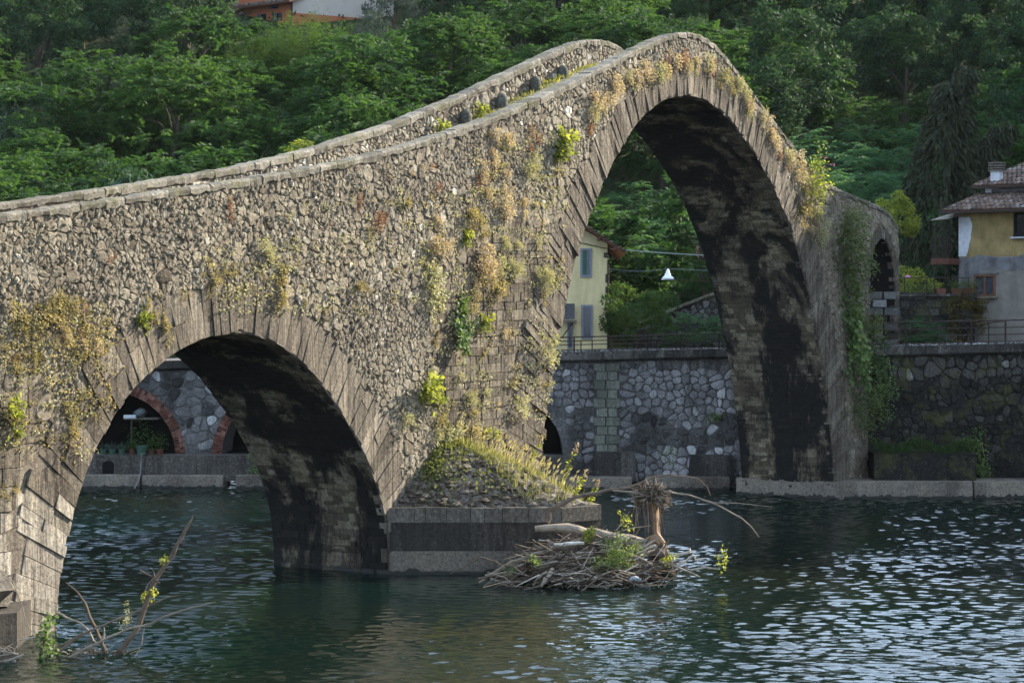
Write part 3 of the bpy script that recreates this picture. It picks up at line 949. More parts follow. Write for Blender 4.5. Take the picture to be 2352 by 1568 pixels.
# polygonal stones of the wall
def wl(x, o, z): return (x, wally(x) - o, z)
def bdist(x, z):
    d = 9
    for c, r, z0 in B_ARCH:
        q = math.hypot(x - c, max(0, z - z0)) - r - .42
        if z < z0: q = abs(x - c) - r - .42
        d = min(d, q)
    return d
PIL = (3.72, 4.78)
bst = []
for (x0, x1, wmin, wmax, hmin, hmax, dark) in ((-21, -9.5, .35, .7, .25, .45, 0), (.2, 12.2, .26, .5, .24, .42, 0), (15.4, 25, .24, .5, .22, .42, 1)):
    ok = lambda x, z: .3 < z < capz(x) - .5 and bdist(x, z) > 0 and not (PIL[0] - .02 < x < PIL[1] + .02)
    st_ = rubble_sites(x0, x1, .2, 6.1, ok, wmin, wmax, hmin, hmax, .05, .5)
    st_ = [(x + random.uniform(-.1, .1), z + random.uniform(-.1, .1)) for x, z in st_]
    for c, poly in zip(st_, clip_cells(st_, .75)):
        if not poly or not ok(*c): continue
        poly = clip_to(poly, c, lambda x, z: .2 < z < capz(x) - .43 and bdist(x, z) > -.02 and not (PIL[0] < x < PIL[1]))
        if parea(poly) < .02: continue
        st = stone(poly, wl, random.uniform(.02, .08), .012, .25, .06, .02, .1, .3, soft=True)
        if not st: continue
        x, z = c
        tn = random.gauss(.66, .12)
        if random.random() < .03: tn = 1.0
        if not dark:
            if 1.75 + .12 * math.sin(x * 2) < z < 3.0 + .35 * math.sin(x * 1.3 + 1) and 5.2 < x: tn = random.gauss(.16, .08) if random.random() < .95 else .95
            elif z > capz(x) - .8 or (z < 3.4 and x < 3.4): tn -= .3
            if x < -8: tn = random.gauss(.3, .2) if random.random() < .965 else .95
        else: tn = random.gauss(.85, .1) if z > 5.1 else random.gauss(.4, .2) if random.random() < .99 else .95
        mat = 1 if dark else 0
        bst.append((mat, parea(poly), st[0], st[1], min(1, max(0, tn))))
allst = sorted(bst, key=lambda i: -i[1])
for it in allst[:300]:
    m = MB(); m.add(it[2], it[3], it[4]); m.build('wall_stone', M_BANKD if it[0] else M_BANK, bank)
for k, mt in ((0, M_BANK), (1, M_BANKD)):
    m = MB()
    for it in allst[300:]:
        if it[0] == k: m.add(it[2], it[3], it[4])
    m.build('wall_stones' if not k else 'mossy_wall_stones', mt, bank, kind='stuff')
# dressed pilaster
z = .7; k = 0
while z < 5.5:
    h = .41; xm = PIL[0] + (.48 if k % 2 else .58)
    for (a, b) in ((PIL[0] - (.06 if k % 2 else -.06), xm), (xm, PIL[1] + (.06 if k % 2 else -.06))):
        st = stone([(a, z), (b, z), (b, min(z + h, 5.56)), (a, min(z + h, 5.56))], wl, .10 + random.uniform(0, .02), .01, .05, .2, .006, .02, 0)
        m = MB(); m.add(st[0], st[1], random.random()); m.build('pilaster_block', M_GREENBLK, bank)
    z += h; k += 1
# brick rings
m = MB()
for c, r, z0 in B_ARCH:
    n = 74
    for i in range(n):
        a0, a1 = math.pi * i / n, math.pi * (i + .86) / n
        for r0, r1 in ((r + .0, r + .215), (r + .225, r + .44)):
            if c > -5: continue
            p = [(c + r0 * math.cos(a0), z0 + r0 * math.sin(a0)), (c + r0 * math.cos(a1), z0 + r0 * math.sin(a1)), (c + r1 * math.cos(a1), z0 + r1 * math.sin(a1)), (c + r1 * math.cos(a0), z0 + r1 * math.sin(a0))]
            o = random.uniform(.03, .06)
            vs = [wl(x, o, zz) for x, zz in p] + [wl(x, -.2, zz) for x, zz in p]
            m.add(vs, [(3, 2, 1, 0), (0, 1, 5, 4), (1, 2, 6, 5), (2, 3, 7, 6), (3, 0, 4, 7)], random.random() * (1 if c < -5 else .1))
    for sx in (-1, 1):
        for j in range(12):
            if c > -5: continue
            zz = z0 - .085 * (j + 1)
            for q in range(2):
                xa = c + sx * (r + .22 * q); xb = c + sx * (r + .22 * q + .21)
                x0_, x1_ = min(xa, xb), max(xa, xb)
                o = random.uniform(.03, .06)
                p = [(x0_, zz), (x1_, zz), (x1_, zz + .075), (x0_, zz + .075)]
                vs = [wl(x, o, q_) for x, q_ in p] + [wl(x, -.2, q_) for x, q_ in p]
                m.add(vs, [(0, 1, 2, 3), (0, 4, 5, 1), (1, 5, 6, 2), (2, 6, 7, 3), (3, 7, 4, 0)], random.random())
m.build('brick_ring', M_BRICK, bank, kind='stuff')
# cap slabs
M_CAP = stone_mat('black weathered concrete', [(0, (0.055, 0.05, 0.045)), (1, (0.14, 0.13, 0.115))], streak=.5, lichen=.35, lichen_col=(.25, .24, .22), bump=.7, soot=.6, sootscale=.8)
x = -24.0
while x < 33:
    if 13.2 < x < 15.2: x = 15.25
    L = random.uniform(2.2, 3.2); b = min(x + L, 13.9 if x < 13.9 else 33.5)
    y0, y1 = wally(x), wally(b); o = .32
    m = MB()
    vs = []
    for (xx, yy) in ((x + .01, y0), (b - .01, y1)):
        zt = capz(xx) + random.uniform(-.015, .015)
        vs += [(xx, yy - o, zt - .34), (xx, yy - o, zt), (xx, yy + .6, zt), (xx, yy + .6, zt - .42), (xx, yy - .1, zt - .45)]
    m.add(vs, [(i, (i + 1) % 5, 5 + (i + 1) % 5, 5 + i) for i in range(5)] + [(4, 3, 2, 1, 0), (5, 6, 7, 8, 9)], random.random())
    m.build('cap_slab', M_CAP, bank)
    x = b
# low ledge wall in front of the arches, buttress feet, step at the big pier
m = MB(); m.add([], [])
prism([(-24, 97.6), (-4, 97.3), (2.55, 96.75), (2.5, 98.4), (-24, 99.2)], .3, 1.45, m, .5)
m.build('ledge_wall', stone_mat('grey ledge plaster', [(0, (0.06, 0.054, 0.048)), (1, (0.11, 0.1, 0.09))], streak=.5, bump=.5, soot=.3), bank)
m = MB(); prism([(PIL[0] - .1, 97.1), (PIL[1] + .75, 97.0), (PIL[1] + .75, 98), (PIL[0] - .1, 98)], .3, 1.62, m, .2, .05); m.build('buttress_foot', M_CAP, bank)
m = MB(); prism([(7.9, 96.9), (9.9, 96.75), (9.9, 98), (7.9, 98)], .3, 1.5, m, .2, .06); m.build('buttress_foot', M_CAP, bank)
m = MB(); prism([(15.3, 91.95), (19.6, 91.85), (19.7, 94), (15.4, 94.2)], .3, 1.85, m, .3); m.build('stone_step', M_BANKD, bank)
fl = [(-30, -21.3, 97.1, .6), (-21.2, -16.6, 97.05, .6), (-16.5, -12.9, 97.0, .58), (-12.3, -7, 96.95, .6), (-6.9, 2.3, 96.5, .58), (2.4, 5.3, 96.1, .55), (5.95, 9.6, 96.0, .55), (10.35, 13.2, 95.9, .55), (13.95, 19.35, 91.4, .73), (19.42, 26, 91.35, .72), (26.1, 34, 91.3, .72)]
for a, b, y, zt in fl:
    m = MB()
    n = max(3, int((b - a) / .5)); vs = []
    for i in range(n + 1):
        xx = a + (b - a) * i / n
        j = random.uniform(-.03, .03)
        vs += [(xx, y + .06 + j, -2), (xx, y + j, .1), (xx, y + .08 + j * .5, zt - .04 + random.uniform(-.015, .015)), (xx, y + .2, zt + random.uniform(-.01, .01)), (xx, y + (2.9 if a > 13 else 2), zt)]
    fs = [(i * 5 + k, (i + 1) * 5 + k, (i + 1) * 5 + k + 1, i * 5 + k + 1) for i in range(n) for k in range(4)]
    fs += [(0, 1, 2, 3, 4), tuple(range(n * 5 + 4, n * 5 - 1, -1))]
    m.add(vs, fs, [random.random() for _ in fs])
    ft = m.build('bank_footing', M_CONC, bank)
    wet_line('wet_line', [(a, y), (b, y)], ft, tuple(parent_base(bank)), .03)
# deck on top of the wall (rail bed with gravel)
m = MB()
xs = np.arange(-70, 36, 2.0)
for a, b in zip(xs[:-1], xs[1:]):
    m.add([(a, wally(a) + .3, capz(a) - .06), (b, wally(b) + .3, capz(b) - .06), (b, 114.5, capz(b) - .06), (a, 114.5, capz(a) - .06)], [(0, 1, 2, 3)], random.random())
o = m.build('rail_bed', plain('gravel bed', (0.11, 0.105, 0.10), .9, .2, .6, 30, bump=1.0, bscale=30)); o['kind'] = 'structure'
m = MB()
for _ in range(1500):
    x = random.choice((random.uniform(1.5, 12), random.uniform(14.5, 24)))
    y = wally(x) + random.uniform(.35, 1.6) - (.3 if random.random() < .3 else 0)
    boulder(m, (x, y, capz(x) - .02 + random.uniform(0, .06)), random.uniform(.03, .08), random.random(), .7, 5)
tag(m.build('ballast', M_BANK), kind='stuff')

# ------------------------------------------------------------------ railings
def railing(name, label, pts, zrails, spacing, lowbars=(), post_r=.035):
    """pts: list of (x, y, z base)"""
    P = [Vector(p) for p in pts]
    r = thing(name, label, 'railing', P[0])
    d = [0]
    for p, q in zip(P[:-1], P[1:]): d.append(d[-1] + (q - p).length)
    def pt(L): return Vector([float(np.interp(L, d, [p[i] for p in P])) for i in range(3)])
    L = 0.0
    while L <= d[-1] + .01:
        p = pt(L)
        m = MB(); m.box((p.x, p.y, p.z + zrails[0] / 2 - .05), (.07, .06, zrails[0] + .1)); m.build('post', M_IRON, r)
        L += spacing * random.uniform(.92, 1.08)
    for zz in zrails:
        m = MB(); m.tube([pt(L) + Vector((0, -.02, zz + random.uniform(-.008, .008))) for L in np.arange(0, d[-1] + .01, 1.0)], .032 if zz == zrails[0] else .022, 5); m.build('rail', M_IRON, r)
    for (L, h) in lowbars:
        p = pt(L); m = MB(); m.box((p.x, p.y, p.z + h / 2), (.05, .05, h)); m.build('short_post', M_IRON, r)
    return r
railing('railing', 'rusty iron railing on the wall top in front of the pale yellow house', [(x, wally(x) - .1, capz(x)) for x in (1.2, 4, 8, 12.4)], (.68, .5, .33, .1), 1.62, ((1.9, .52), (2.4, .52), (5.3, .5)))
rr = railing('railing', 'dark iron railing on the right bank wall below the ochre house', [(x, wally(x) - .05, capz(x)) for x in (15.6, 18, 21, 26)], (1.02, .72, .42, .12), 1.45, ((4.9, .9), (5.6, .9), (6.5, .9), (7.1, .9), (7.6, .9)))
p = at(2238, 745, 93.2); q = at(2330, 734, 93.2); m = MB(); m.tube([p, q], .03, 5); m.build('brace', M_IRON, rr)

# ------------------------------------------------------------------ the pale yellow house behind the pier
M_YEL = plain('pale yellow plaster', (0.68, 0.57, 0.31), .9, .2, .08, 2.0, bump=.15, stain=.25)
M_GREY = plain('grey stone surround', (0.20, 0.21, 0.25), .85, .2, .2, 15)
M_SHUT = plain('green shutter paint', (0.045, 0.13, 0.09), .6, .3, .15)
M_GLASS = plain('dark window glass', (0.012, 0.013, 0.016), .12, .6, .1)
M_RWOOD = plain('red brown eaves timber', (0.10, 0.045, 0.030), .8, .2, .3, 4)
M_TILE = tinted('clay roof tile', [(0, (0.05, 0.04, 0.034)), (.4, (0.095, 0.066, 0.052)), (.75, (0.145, 0.092, 0.07)), (1, (0.17, 0.15, 0.135))], .9, .15, .35, 9)
M_WHITE = plain('white plaster', (0.5, 0.52, 0.55), .9, .2, .15, 5, stain=.3)
yh = thing('yellow_house', 'pale yellow house with grey window surrounds seen through the main arch', 'house', (0, 107, 6))
X0, X1, YF, YB, ZE, ZR = -4.3, 4.69, 107.0, 115.0, 11.25, 14.15
m = MB(); xm = (X0 + X1) / 2
m.add([(X0, YF, 5.5), (X1, YF, 5.5), (X1, YF, ZE), (xm, YF, ZR - .1), (X0, YF, ZE), (X0, YB, 5.5), (X1, YB, 5.5), (X1, YB, ZE), (xm, YB, ZR - .1), (X0, YB, ZE)], [(0, 1, 2, 3, 4), (9, 8, 7, 6, 5), (1, 6, 7, 2), (5, 0, 4, 9)])
m.build('wall', M_YEL, yh)
m = MB(); ov = .85; sl = (ZR - ZE) / (X1 - xm)
for sx in (-1, 1):
    a = xm; b = xm + sx * (X1 - xm + ov)
    zb = ZR - sl * abs(b - xm)
    for (y0, y1) in ((YF - .95, YB + .5),):
        vs = [(a, y0, ZR), (b, y0, zb), (b, y1, zb), (a, y1, ZR), (a, y0, ZR + .14), (b, y0, zb + .14), (b, y1, zb + .14), (a, y1, ZR + .14)]
        m.add(vs, [(0, 1, 2, 3), (7, 6, 5, 4), (0, 4, 5, 1), (1, 5, 6, 2), (2, 6, 7, 3)], .3)
rf = m.build('roof', M_RWOOD, yh)
for k in range(7):
    xx = xm + (X1 - xm + ov) * (k + .3) / 7; zz = ZR - sl * (xx - xm)
    m = MB(); m.box((xx, YF - .48, zz - .07), (.13, .95, .13)); m.build('purlin', M_RWOOD, rf, base=tuple(parent_base(yh)))
m = MB()
for k in range(26):
    for sx in (-1, 1):
        xx = xm + sx * (X1 - xm + ov) * (k + .5) / 26; zz = ZR + .17 - sl * abs(xx - xm)
        m.box((xx, YF - .93, zz), (.2, .22, .07), random.random())
m.build('verge_tiles', M_TILE, rf, base=tuple(parent_base(yh)), kind='stuff')
def win(parent, u0, u1, v0, v1, Y, frame, shut=None, fw=.1, fm=M_GREY, sill=True, pane=M_GLASS):
    a = at(u0, v1, Y); b = at(u1, v0, Y); x0, x1, z0, z1 = a.x, b.x, a.z, b.z
    base = tuple(parent_base(parent))
    m = MB()
    for (c, s_) in ((((x0 + x1) / 2, Y - .02, z1 - fw / 2), (x1 - x0, .12, fw)), (((x0 + x1) / 2, Y - .03, z0 + fw / 2), (x1 - x0, .16, fw)), ((x0 + fw / 2, Y - .02, (z0 + z1) / 2), (fw, .12, z1 - z0 - 2 * fw)), ((x1 - fw / 2, Y - .02, (z0 + z1) / 2), (fw, .12, z1 - z0 - 2 * fw))):
        m.box(c, s_)
    w = m.build('window', fm, parent)
    m = MB(); m.box(((x0 + x1) / 2, Y + .005, (z0 + z1) / 2), (x1 - x0 - 2 * fw + .01, .02, z1 - z0 - 2 * fw + .01)); m.build('pane', pane, w, base=base)
    if shut:
        m = MB(); n = int((z1 - z0 - 2 * fw) / .05)
        xe = x1 - fw - (.13 if shut == 'part' else 0)
        for k in range(n):
            zz = z0 + fw + .03 + k * .05
            m.add([(x0 + fw, Y - .05, zz), (xe, Y - .05, zz), (xe, Y - .015, zz + .04), (x0 + fw, Y - .015, zz + .04)], [(0, 1, 2, 3)])
        for xx in (x0 + fw + .02, xe - .02): m.box((xx, Y - .035, (z0 + z1) / 2), (.035, .05, z1 - z0 - 2 * fw))
        m.build('shutter', M_SHUT, w, base=base)
    return w
win(yh, 1333, 1359.4, 570.5, 636.4, YF, M_GREY, 'part')
win(yh, 1335, 1361, 700, 778, YF, M_GREY)
m = MB(); a = at(1292, 733, YF); b = at(1319.5, 697, YF)
for k in range(14):
    x0_ = a.x + (b.x - a.x) * k / 14; x1_ = a.x + (b.x - a.x) * (k + 1) / 14; q = .04 if k % 2 else 0
    m.add([(x0_, YF - .75 - q, a.z), (x1_, YF - .75 - (.04 - q), a.z), (x1_, YF - .02 - (.04 - q), b.z), (x0_, YF - .02 - q, b.z)], [(0, 1, 2, 3)])
aw = m.build('porch_roof', plain('corrugated grey sheet', (0.075, 0.075, 0.082), .7, .3, .3, 10), yh)
m = MB(); m.box(((a.x + b.x) / 2 + .02, YF - .4, a.z - .1), (b.x - a.x + .12, .85, .11)); m.build('porch_slab', M_CONC, yh)
m = MB(); m.tube([(b.x - .1, YF - .7, a.z - .15), (a.x - .3, YF - .05, a.z - 1.3)], .03, 5); m.build('porch_strut', M_IRON, yh)
win(yh, 1303, 1316, 741, 800, YF, M_GREY, None, .06)
m = MB(); m.tube([(X1 + .35, YF - .3, ZE - .55), (X1 + .04, YF - .08, ZE - .85), (X1 + .03, YF - .08, 6)], .055, 8); m.build('drainpipe', M_IRON, yh)
for v0, v1, w in ((580, 592, .2), (629, 649, .12), (658, 673, .12), (685, 700, .12), (715, 731, .13), (748, 765, .13)):
    a = at(1396, v1, YF); b = at(1396, v0, YF); m = MB(); m.box((X1 - w / 2 + .02, YF - .01, (a.z + b.z) / 2), (w, .06, b.z - a.z)); m.build('quoin', M_CAP, yh)
m = MB(); m.tube([at(1320, 555, YF - .05), at(1345, 560, YF - .06), at(1384, 569, YF - .06), at(1396, 571, YF - .06)], .02, 5); m.build('wall_cable', M_IRON, yh)

# cables and the hanging street lamp
def cable(label, pts, r, mat):
    m = MB()
    P = [Vector(p) for p in pts]; q = []
    for a, b in zip(P[:-1], P[1:]):
        for k in range(8):
            f = k / 8; w = a.lerp(b, f); w.z -= .12 * math.sin(math.pi * f); q.append(w)
    q.append(P[-1])
    m.tube(q, r, 5)
    tag(m.build('cable', mat, base=tuple(P[0])), label, 'cable')
M_CABLE = plain('pale cable', (0.26, 0.275, 0.29), .6, .3, .1)
cable('thick pale cable from the yellow house corner across the main arch', [at(1402, 571, 106.9), at(1830, 590, 103)], .02, M_CABLE)
cable('thin cable that carries the white lamp', [at(1398, 617, 106.8), at(1534, 617, 106), at(1850, 616, 103)], .010, M_GREY)
cable('thin dark cable sagging just behind the white lamp', [at(1398, 628, 106.8), at(1850, 652, 103)], .015, M_IRON)
m = MB(); c = at(1534, 617, 106); prof = [(0, .03), (-.06, .045), (-.1, .09), (-.2, .1), (-.24, .14), (-.36, .17), (-.4, .25), (-.5, .31), (-.53, .32)]; sg = 14; vs = []; fs = []
for dz, r in prof:
    for k in range(sg): an = 2 * math.pi * k / sg; vs.append((c.x + r * math.cos(an), c.y + r * math.sin(an), c.z + dz))
for l in range(len(prof) - 1):
    for k in range(sg): fs.append((l * sg + k, l * sg + (k + 1) % sg, (l + 1) * sg + (k + 1) % sg, (l + 1) * sg + k))
m.add(vs, fs)
lamp = thing('hanging_lamp', 'white bell shaped street lamp hanging from a cable under the main arch', 'lamp', c)
m.build('lamp_shade', plain('white enamel', (0.75, 0.77, 0.8), .35, .5, .03), lamp, smooth=True)
m = MB(); m.tube([c + Vector((0, 0, -.36)), c + Vector((0, 0, -.5))], .1, 8); m.build('bulb', M_GREY, lamp)

# slanting approach wall behind the rail bed
aw = thing('approach_wall', 'rough stone wall with a slanting top rising behind the shrubs', 'wall', (9, 109.5, 6))
m = MB(); vs = []
for x, z in ((6.4, 7.3), (8.5, 8.15), (10.2, 8.8), (16, 10.4)): vs += [(x, 109.5, 5.5), (x, 109.5, z), (x, 110.3, z), (x, 110.3, 5.5)]
m.add(vs, [(i * 4 + k, i * 4 + (k + 1) % 4, i * 4 + 4 + (k + 1) % 4, i * 4 + 4 + k) for i in range(3) for k in range(4)] + [(3, 2, 1, 0), (12, 13, 14, 15)], .5)
m.build('wall_body', M_BANKD, aw)
sl_ = lambda x: np.interp(x, [6.4, 8.5, 10.2, 16], [7.3, 8.15, 8.8, 10.4])
st_ = rubble_sites(6.4, 13, 5.9, 10, lambda x, z: z < sl_(x) - .12, .25, .5, .2, .35)
m = MB()
for c, poly in zip(st_, clip_cells(st_, .6)):
    if poly:
        q = stone(clip_to(poly, c, lambda x, z: z < sl_(x) - .1), lambda x, o, z: (x, 109.5 - o, z), random.uniform(.02, .06), .02, .2, .05, .015, .06, .2)
        if q: m.add(q[0], q[1], random.random() * .4)
m.build('wall_stones', M_BANK, aw, kind='stuff')
m = MB()
for x in np.arange(6.4, 15.5, .6):
    m.add([(x, 109.4, sl_(x)), (x + .59, 109.4, sl_(x + .59)), (x + .59, 110.35, sl_(x + .59)), (x, 110.35, sl_(x)), (x, 109.4, sl_(x) + .12), (x + .59, 109.4, sl_(x + .59) + .12), (x + .59, 110.35, sl_(x + .59) + .12), (x, 110.35, sl_(x) + .12)], [(0, 1, 5, 4), (4, 5, 6, 7), (1, 2, 6, 5), (3, 0, 4, 7), (2, 3, 7, 6)], random.random())
m.build('wall_coping', M_COPING, aw, kind='stuff')

# ------------------------------------------------------------------ the ochre house on the right
oh = thing('ochre_house', 'peeling ochre and grey house with tiled roofs and a white chimney on the right bank', 'house', (23, 102, 6))
M_OCH = plain('faded ochre plaster', (0.27, 0.20, 0.088), .9, .15, .3, 1.6, bump=.2, bscale=8, stain=.3)
M_CEM = plain('raw cement render', (0.15, 0.147, 0.15), .95, .15, .35, 3.0, bump=.6, bscale=6, stain=.4)
M_BEIGE = plain('beige render', (0.20, 0.183, 0.155), .95, .15, .2, 2.0, bump=.25, bscale=8, stain=.25)
XL, XR, YF, YB = 20.55, 29.5, 100.0, 106.5
def bx(name, x0, x1, y0, y1, z0, z1, mat, parent, **k):
    m = MB(); m.box(((x0 + x1) / 2, (y0 + y1) / 2, (z0 + z1) / 2), (x1 - x0, y1 - y0, z1 - z0), .5)
    return m.build(name, mat, parent, **k)
bx('wall', XL, XR, YF, YB, 5.5, 12.42, M_OCH, oh)
m = MB()   # cement band with a ragged upper edge, proud of the ochre plaster
xs = np.arange(XL + .01, XR, .22); vs = []; fs = []
for x in xs: vs += [(x, YF - .05, 9.75 + random.uniform(-.05, .05)), (x, YF - .05, 10.38 + .06 * math.sin(x * 3) + random.uniform(-.06, .06)), (x, YF + .02, 10.4)]
for i in range(len(xs) - 1): fs += [(i * 3, i * 3 + 3, i * 3 + 4, i * 3 + 1), (i * 3 + 1, i * 3 + 4, i * 3 + 5, i * 3 + 2)]
m.add(vs, fs); m.build('cement_band', M_CEM, oh)
bx('lower_render', XL + .9, XR, YF - .035, YF + .01, 5.5, 9.8, M_BEIGE, oh)
bx('corner_render', XL - .01, XL + .9, YF - .042, YF + .01, 5.5, 9.8, M_CEM, oh)
m = MB(); zs = np.arange(10.42, 12.42, .2); vs = []
for z in zs: vs += [(XL - .02, YF - .03, z), (XL + .46 + .12 * math.sin(z * 2.3) + random.uniform(-.04, .04), YF - .03, z)]
m.add(vs, [(i * 2, i * 2 + 1, i * 2 + 3, i * 2 + 2) for i in range(len(zs) - 1)]); 
m.add([(XL - .02, YF - .03, 10.42), (XL - .02, YF - .03, 12.4), (XL - .02, YB, 12.4), (XL - .02, YB, 10.42)], [(3, 2, 1, 0)])
m.build('white_corner', M_WHITE, oh)
w = win(oh, 2327, 2420, 493, 547, YF, M_DARK, None, .09, M_DARK)
bx('sill', at(2322, 0, YF).x, at(2424, 0, YF).x, YF - .2, YF, at(0, 551, YF).z, at(0, 547.5, YF).z, M_WHITE, w, base=tuple(parent_base(oh)))
M_BROWN = plain('brown window frame', (0.13, 0.06, 0.03), .7, .3, .2)
w = win(oh, 2239.5, 2286.5, 632, 680, YF - .04, M_BROWN, None, .075, M_BROWN, pane=plain('grey window glass', (0.045, 0.05, 0.06), .25, .6, .5, 4))
bx('mullion', 21.70, 21.78, YF - .1, YF - .02, 8.65, 9.5, M_BROWN, w, base=tuple(parent_base(oh)))
bx('sill', 21.2, 22.32, YF - .25, YF - .02, 8.5, 8.58, M_CONC, w, base=tuple(parent_base(oh)))
bx('lintel', 21.2, 22.35, YF - .1, YF - .02, 9.6, 9.68, M_CEM, w, base=tuple(parent_base(oh)))
# tiled roofs, tile by tile
def tile_mesh():
    m = MB(); n = 5; L = .42; vs = []
    for y, r in ((0, .105), (L, .085)):
        for k in range(n + 1):
            an = math.pi * k / n; vs.append((r * math.cos(an), y, r * .75 * math.sin(an)))
    m.add(vs, [(k, k + 1, n + 2 + k, n + 1 + k) for k in range(n)] + [tuple(range(n + 1))], 0)
    return m
def tiled_roof(parent, x0, x1, y0, z0, slope, rows, hipl=0.0, name='roof', th=.1):
    base = tuple(parent_base(parent))
    L = .34; run = rows * L
    d = Vector((0, 1, slope)).normalized()
    m = MB(); y1, z1 = y0 + d.y * run, z0 + d.z * run
    hx = x0 + hipl
    vs = [(x0, y0, z0 - th), (x1, y0, z0 - th), (x1, y1, z1 - th), (hx, y1, z1 - th), (x0, y0, z0), (x1, y0, z0), (x1, y1, z1), (hx, y1, z1)]
    m.add(vs, [(3, 2, 1, 0), (4, 5, 6, 7), (0, 1, 5, 4), (1, 2, 6, 5), (2, 3, 7, 6), (3, 0, 4, 7)], .2)
    if hipl: m.add([(x0, y0, z0 - .005), (hx, y1, z1 - .005), (hx, y1 + hipl * 1.2, z1 - .005), (x0, y1 + 2.5, z0 - .005)], [(0, 1, 2, 3)], .2)
    rf = m.build(name, M_RWOOD, parent)
    meshes = []
    for k in range(6):
        tm = tile_mesh(); tm.t = [(.08, .3, .45, .6, .75, .95)[k]] * len(tm.f)
        meshes.append(tm.mesh('roof_tile', M_TILE))
    ang = math.atan(slope)
    for r in range(rows):
        xa = x0 + hipl * r / rows
        x = xa + .1
        while x < x1:
            o = bpy.data.objects.new('roof_tile', random.choice(meshes)); COL.objects.link(o); o.parent = rf
            p = Vector((x + random.uniform(-.012, .012), y0 + d.y * L * r - .05, z0 + d.z * L * r + .015 + .012 * (r % 2)))
            o.location = p - Vector(base)
            o.rotation_euler = (ang - .03 + random.uniform(-.02, .02), 0, random.uniform(-.03, .03))
            x += .215
    return rf
tiled_roof(oh, 20.05, 29.5, 99.35, 12.5, .30, 9, .4)
bx('gutter', 20.0, 29.5, 99.2, 99.33, 12.36, 12.46, M_IRON, oh)
bx('upper_wall', 20.75, 29.5, 102.3, 106.4, 12.4, 13.72, M_CEM, oh)
bx('white_corner', 20.73, 21.0, 102.27, 102.35, 12.8, 13.7, M_WHITE, oh)
tiled_roof(oh, 20.35, 29.5, 101.8, 13.75, .34, 11, .9)
bx('gutter', 20.3, 29.5, 101.66, 101.78, 13.62, 13.71, M_IRON, oh)
ch = bx('chimney', 21.0, 21.4, 102.2, 102.6, 13.6, 14.42, M_WHITE, oh)
for k in range(4): bx('chimney_slab', 20.92, 21.48, 102.12, 102.68, 14.42 + k * .12, 14.42 + k * .12 + .065, M_CONC2, ch, base=tuple(parent_base(oh)))
bx('chimney_core', 21.06, 21.34, 102.26, 102.54, 14.42, 14.86, M_CAP, ch, base=tuple(parent_base(oh)))
# awning, balcony
m = MB(); a, b = at(2146, 502, 99.3), at(2204, 487, 99.6)
m.add([(19.75, 98.9, 12.05), (20.55, 98.9, 12.1), (20.55, 100.5, 12.4), (19.75, 100.5, 12.35), (19.75, 98.9, 12.09), (20.55, 98.9, 12.14), (20.55, 100.5, 12.44), (19.75, 100.5, 12.39)], [(3, 2, 1, 0), (4, 5, 6, 7), (0, 1, 5, 4), (3, 0, 4, 7), (2, 3, 7, 6), (1, 2, 6, 5)])
awn = m.build('awning', plain('beige awning cloth', (0.20, 0.18, 0.14), .9, .1, .15), oh)
for k in range(3):
    m = MB(); m.tube([(19.8 + .3 * k, 98.92, 12.05), (19.75 + .27 * k, 100.4, 12.3)], .025, 5); m.build('awning_rib', M_IRON, awn, base=tuple(parent_base(oh)))
m = MB(); m.tube([(19.85, 99.05, 8.6), (19.85, 99.05, 12.2)], .03, 6); m.build('awning_post', M_IRON, oh)
bl = bx('balcony', 19.7, 20.54, 99.0, 100.5, 10.05, 10.32, M_RWOOD, oh)
for zz in (10.4, 11.28):
    m = MB(); m.tube([(20.5, 99.05, zz), (19.75, 99.05, zz), (19.75, 100.4, zz)], .022, 5); m.build('balcony_rail', M_IRON, bl, base=tuple(parent_base(oh)))
for k in range(8):
    m = MB(); m.tube([(19.75 + .1 * k, 99.05, 10.32), (19.75 + .1 * k, 99.05, 11.28)], .014, 4); m.build('baluster', M_IRON, bl, base=tuple(parent_base(oh)))
# the house stands turned: its front comes towards the river at the right
_c = Vector((20.55, 100, 0)); _r = Matrix.Rotation(math.radians(-38), 4, 'Z')
_o = Vector(oh.location) - _c; _o.x *= 1.1
oh.location = _c + _r @ _o; oh.rotation_euler = (0, 0, math.radians(-38)); oh.scale = (1.1, 1, 1)
# garden wall with terrace rail
gw = thing('garden_wall', 'dark block stone garden wall topped by a thin rail between bridge and ochre house', 'wall', (19, 99, 6))
bx('wall_body', 16.6, 21.0, 98.75, 100.5, 5.5, 8.6, M_BANKD, gw)
z = 6.2
while z < 8.5:
    x = 16.6 + random.uniform(0, .2)
    while x < 20.9:
        w = random.uniform(.4, .9)
        q = stone([(x, z), (min(x + w, 21), z), (min(x + w, 21), z + .36), (x, z + .36)], lambda x, o, z: (x, 98.75 - o, z), random.uniform(.02, .06), .02, .08, .05, .01, .04, 0)
        if q: m = MB(); m.add(q[0], q[1], random.uniform(0, .85)); m.build('wall_block', M_BANKD, gw)
        x += w
    z += .37
bx('wall_top', 16.5, 21.1, 98.6, 100.5, 8.58, 8.68, M_CAP, gw)
for x in (17.8, 18.8, 19.8, 20.7): bx('rail_post', x - .02, x + .02, 98.68, 98.72, 8.68, 9.42, M_IRON, gw)
m = MB(); m.tube([(17.6, 98.7, 9.42), (20.75, 98.7, 9.42)], .02, 5); m.build('terrace_rail', M_IRON, gw)
